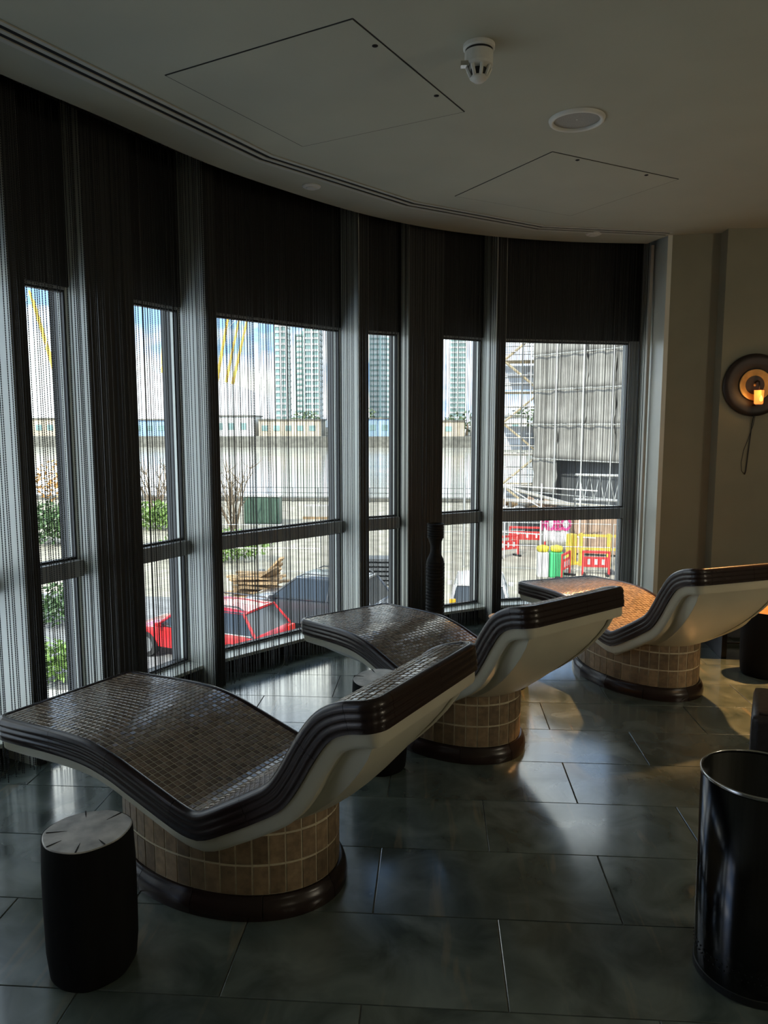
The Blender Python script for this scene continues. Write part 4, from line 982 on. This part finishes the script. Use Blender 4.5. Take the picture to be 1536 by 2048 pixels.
# banner with painted letters
r = empty('painted_banner', (5.55, 34.0, ZG), -.12); tag(r, 'white banner with large pink painted letters by the container', 'banner')
for x in (-.62, .62): MB().tube([(x, .03, 0), (x, .03, 2.0)], .03, 6).build('post', M['galv'], r)
V = []; F = []
for v in range(7):
    for u in range(13): V.append((-.58 + u * 1.16 / 12, .02 * math.sin(u * 1.1) * (1 + v * .2), .62 + v * 1.28 / 6 + (.06 * math.sin(u * .6) if v == 0 else 0)))
F = [[v * 13 + u, v * 13 + u + 1, (v + 1) * 13 + u + 1, (v + 1) * 13 + u] for v in range(6) for u in range(12)]
o = link('cloth', mesh('cloth', V, F, True), M['banner'], r); md = o.modifiers.new('thick', 'SOLIDIFY'); md.thickness = .012
cu = bpy.data.curves.new('lettering', 'FONT'); cu.body = 'RUSSO'; cu.size = .62; cu.extrude = .012; cu.align_x = 'CENTER'; cu.offset = .018; cu.space_character = .62
lt = bpy.data.objects.new('lettering_curve', cu); COL.objects.link(lt); dg = bpy.context.evaluated_depsgraph_get()
lme = bpy.data.meshes.new_from_object(lt.evaluated_get(dg)); bpy.data.objects.remove(lt); lme.materials.clear(); lt = link('lettering', lme, M['pink'], r); lt.location = (0, -.06, 1.22); lt.rotation_euler = (math.pi / 2, 0, 0); lt.scale = (.98, 1.35, 1)
# barriers
def barrier(x, y, rz, L, lab):
    r = empty('plastic_barrier', (x, y, ZG), rz); tag(r, lab, 'barrier', 'red plastic barriers')
    MB().box((0, 0, .95), (L, .06, .10), None, .02).build('top_rail', M['plastic_red'], r); MB().box((0, 0, .55), (L, .05, .42), None, .02).build('panel', M['plastic_red'], r)
    for s in (-1, 1): MB().box((s * (L / 2 - .04), 0, .5), (.08, .06, 1.0), None, .015).build('post', M['plastic_red'], r); MB().box((s * (L / 2 - .1), 0, .04), (.12, .5, .08)).build('foot', M['tyre'], r)
    for k in range(3): MB().box((-L / 4 + k * L / 4, -.03, .56), (.10, .02, .22)).build('reflector', M['car_white'], r)
barrier(3.35, 33.6, .6, 1.3, 'red plastic barrier at the left side of the rightmost window')
barrier(6.45, 29.6, -.1, 1.1, 'red plastic barrier low beside the farthest lounger foot')
barrier(5.2, 29.2, 1.1, 1.1, 'red plastic barrier turned edge-on near the green bin')
barrier(4.6, 36.6, -.1, 1.8, 'red plastic barrier farthest away below the scaffold stair')
r = empty('green_bin', (4.72, 29.3, ZG)); tag(r, 'green plastic bin with round yellow drum lids', 'bin')
MB().box((.1, 0, .5), (.55, .5, 1.0), None, .05).build('body', M['plastic_green'], r)
for x in (-.42, .12): MB().lathe([(.0, .0), (.21, .02), (.25, .12), (.23, .22), (0, .28)], 18, (x, 0, 1.0)).build('lid', M['plastic_yellow'], r, True)
MB().box((-.42, 0, .5), (.42, .45, 1.0), None, .04).build('drum', M['shed_white'], r)
r = empty('yellow_frame', (7.2, 31.6, ZG), -.15); tag(r, 'yellow painted steel edge protection frame on the right of the site', 'steel frame')
for x in (-.95, .2, 1.3): MB().box((x, 0, .7), (.16, .16, 1.4)).build('post', M['yellow_steel'], r)
for z in (.75, 1.32): MB().box((.18, -.05, z), (2.5, .08, .10)).build('rail', M['yellow_steel'], r)
r = empty('yellow_frame', (5.95, 32.2, ZG), .5); tag(r, 'yellow steel machine post standing left of the edge frame', 'steel frame')
MB().box((0, 0, .65), (.34, .34, 1.3), None, .03).build('column', M['yellow_steel'], r); MB().box((0, 0, .03), (.7, .7, .06)).build('foot_plate', M['yellow_steel'], r)
r = empty('white_gantry', (4.75, 33.2, ZG), -.08); tag(r, 'thin white tube gantry across the middle of the building site', 'gantry')
for x in (-1.6, 0, 1.7): MB().tube([(x, 0, 0), (x, 0, 3.4)], .035, 6).build('upright', M['car_white'], r)
for z in (1.2, 2.3, 3.3): MB().tube([(-1.9, 0, z), (2.4, 0, z - .2)], .03, 6).build('crossbar', M['car_white'], r)
MB().tube([(-1.6, 0, 3.3), (0, 0, 2.3)], .025, 6).build('brace', M['car_white'], r)
for k, (x, y, z0, z1, ln) in enumerate([(3.3, 39.5, -3.0, -1.6, 5.5), (3.6, 38.4, -2.6, -2.3, 6.0)]):
    r = empty('ramp_beam', (x, y, ZG), -.12); tag(r, ['steel walkway ramp sloping down before the scaffold stair', 'lower steel walkway beam crossing the site'][k], 'ramp')
    MB().tube([(0, 0, z1 - ZG), (ln, 0, z0 - ZG)], .06, 6).build('stringer', M['galv'], r); MB().tube([(0, .8, z1 - ZG), (ln, .8, z0 - ZG)], .06, 6).build('stringer', M['galv'], r)
    for q in range(7): MB().box((ln * (q + .5) / 7, .4, z1 - ZG + (z0 - z1) * (q + .5) / 7), (ln / 7 - .05, .9, .05), Matrix.Rotation(-math.atan2(z0 - z1, ln), 3, 'Y')).build('deck_plank', M['plank'], r)
    for q in (.3, ln - .3): MB().tube([(q, .4, 0), (q, .4, z1 - ZG + (z0 - z1) * q / ln)], .06, 6).build('leg', M['galv'], r)
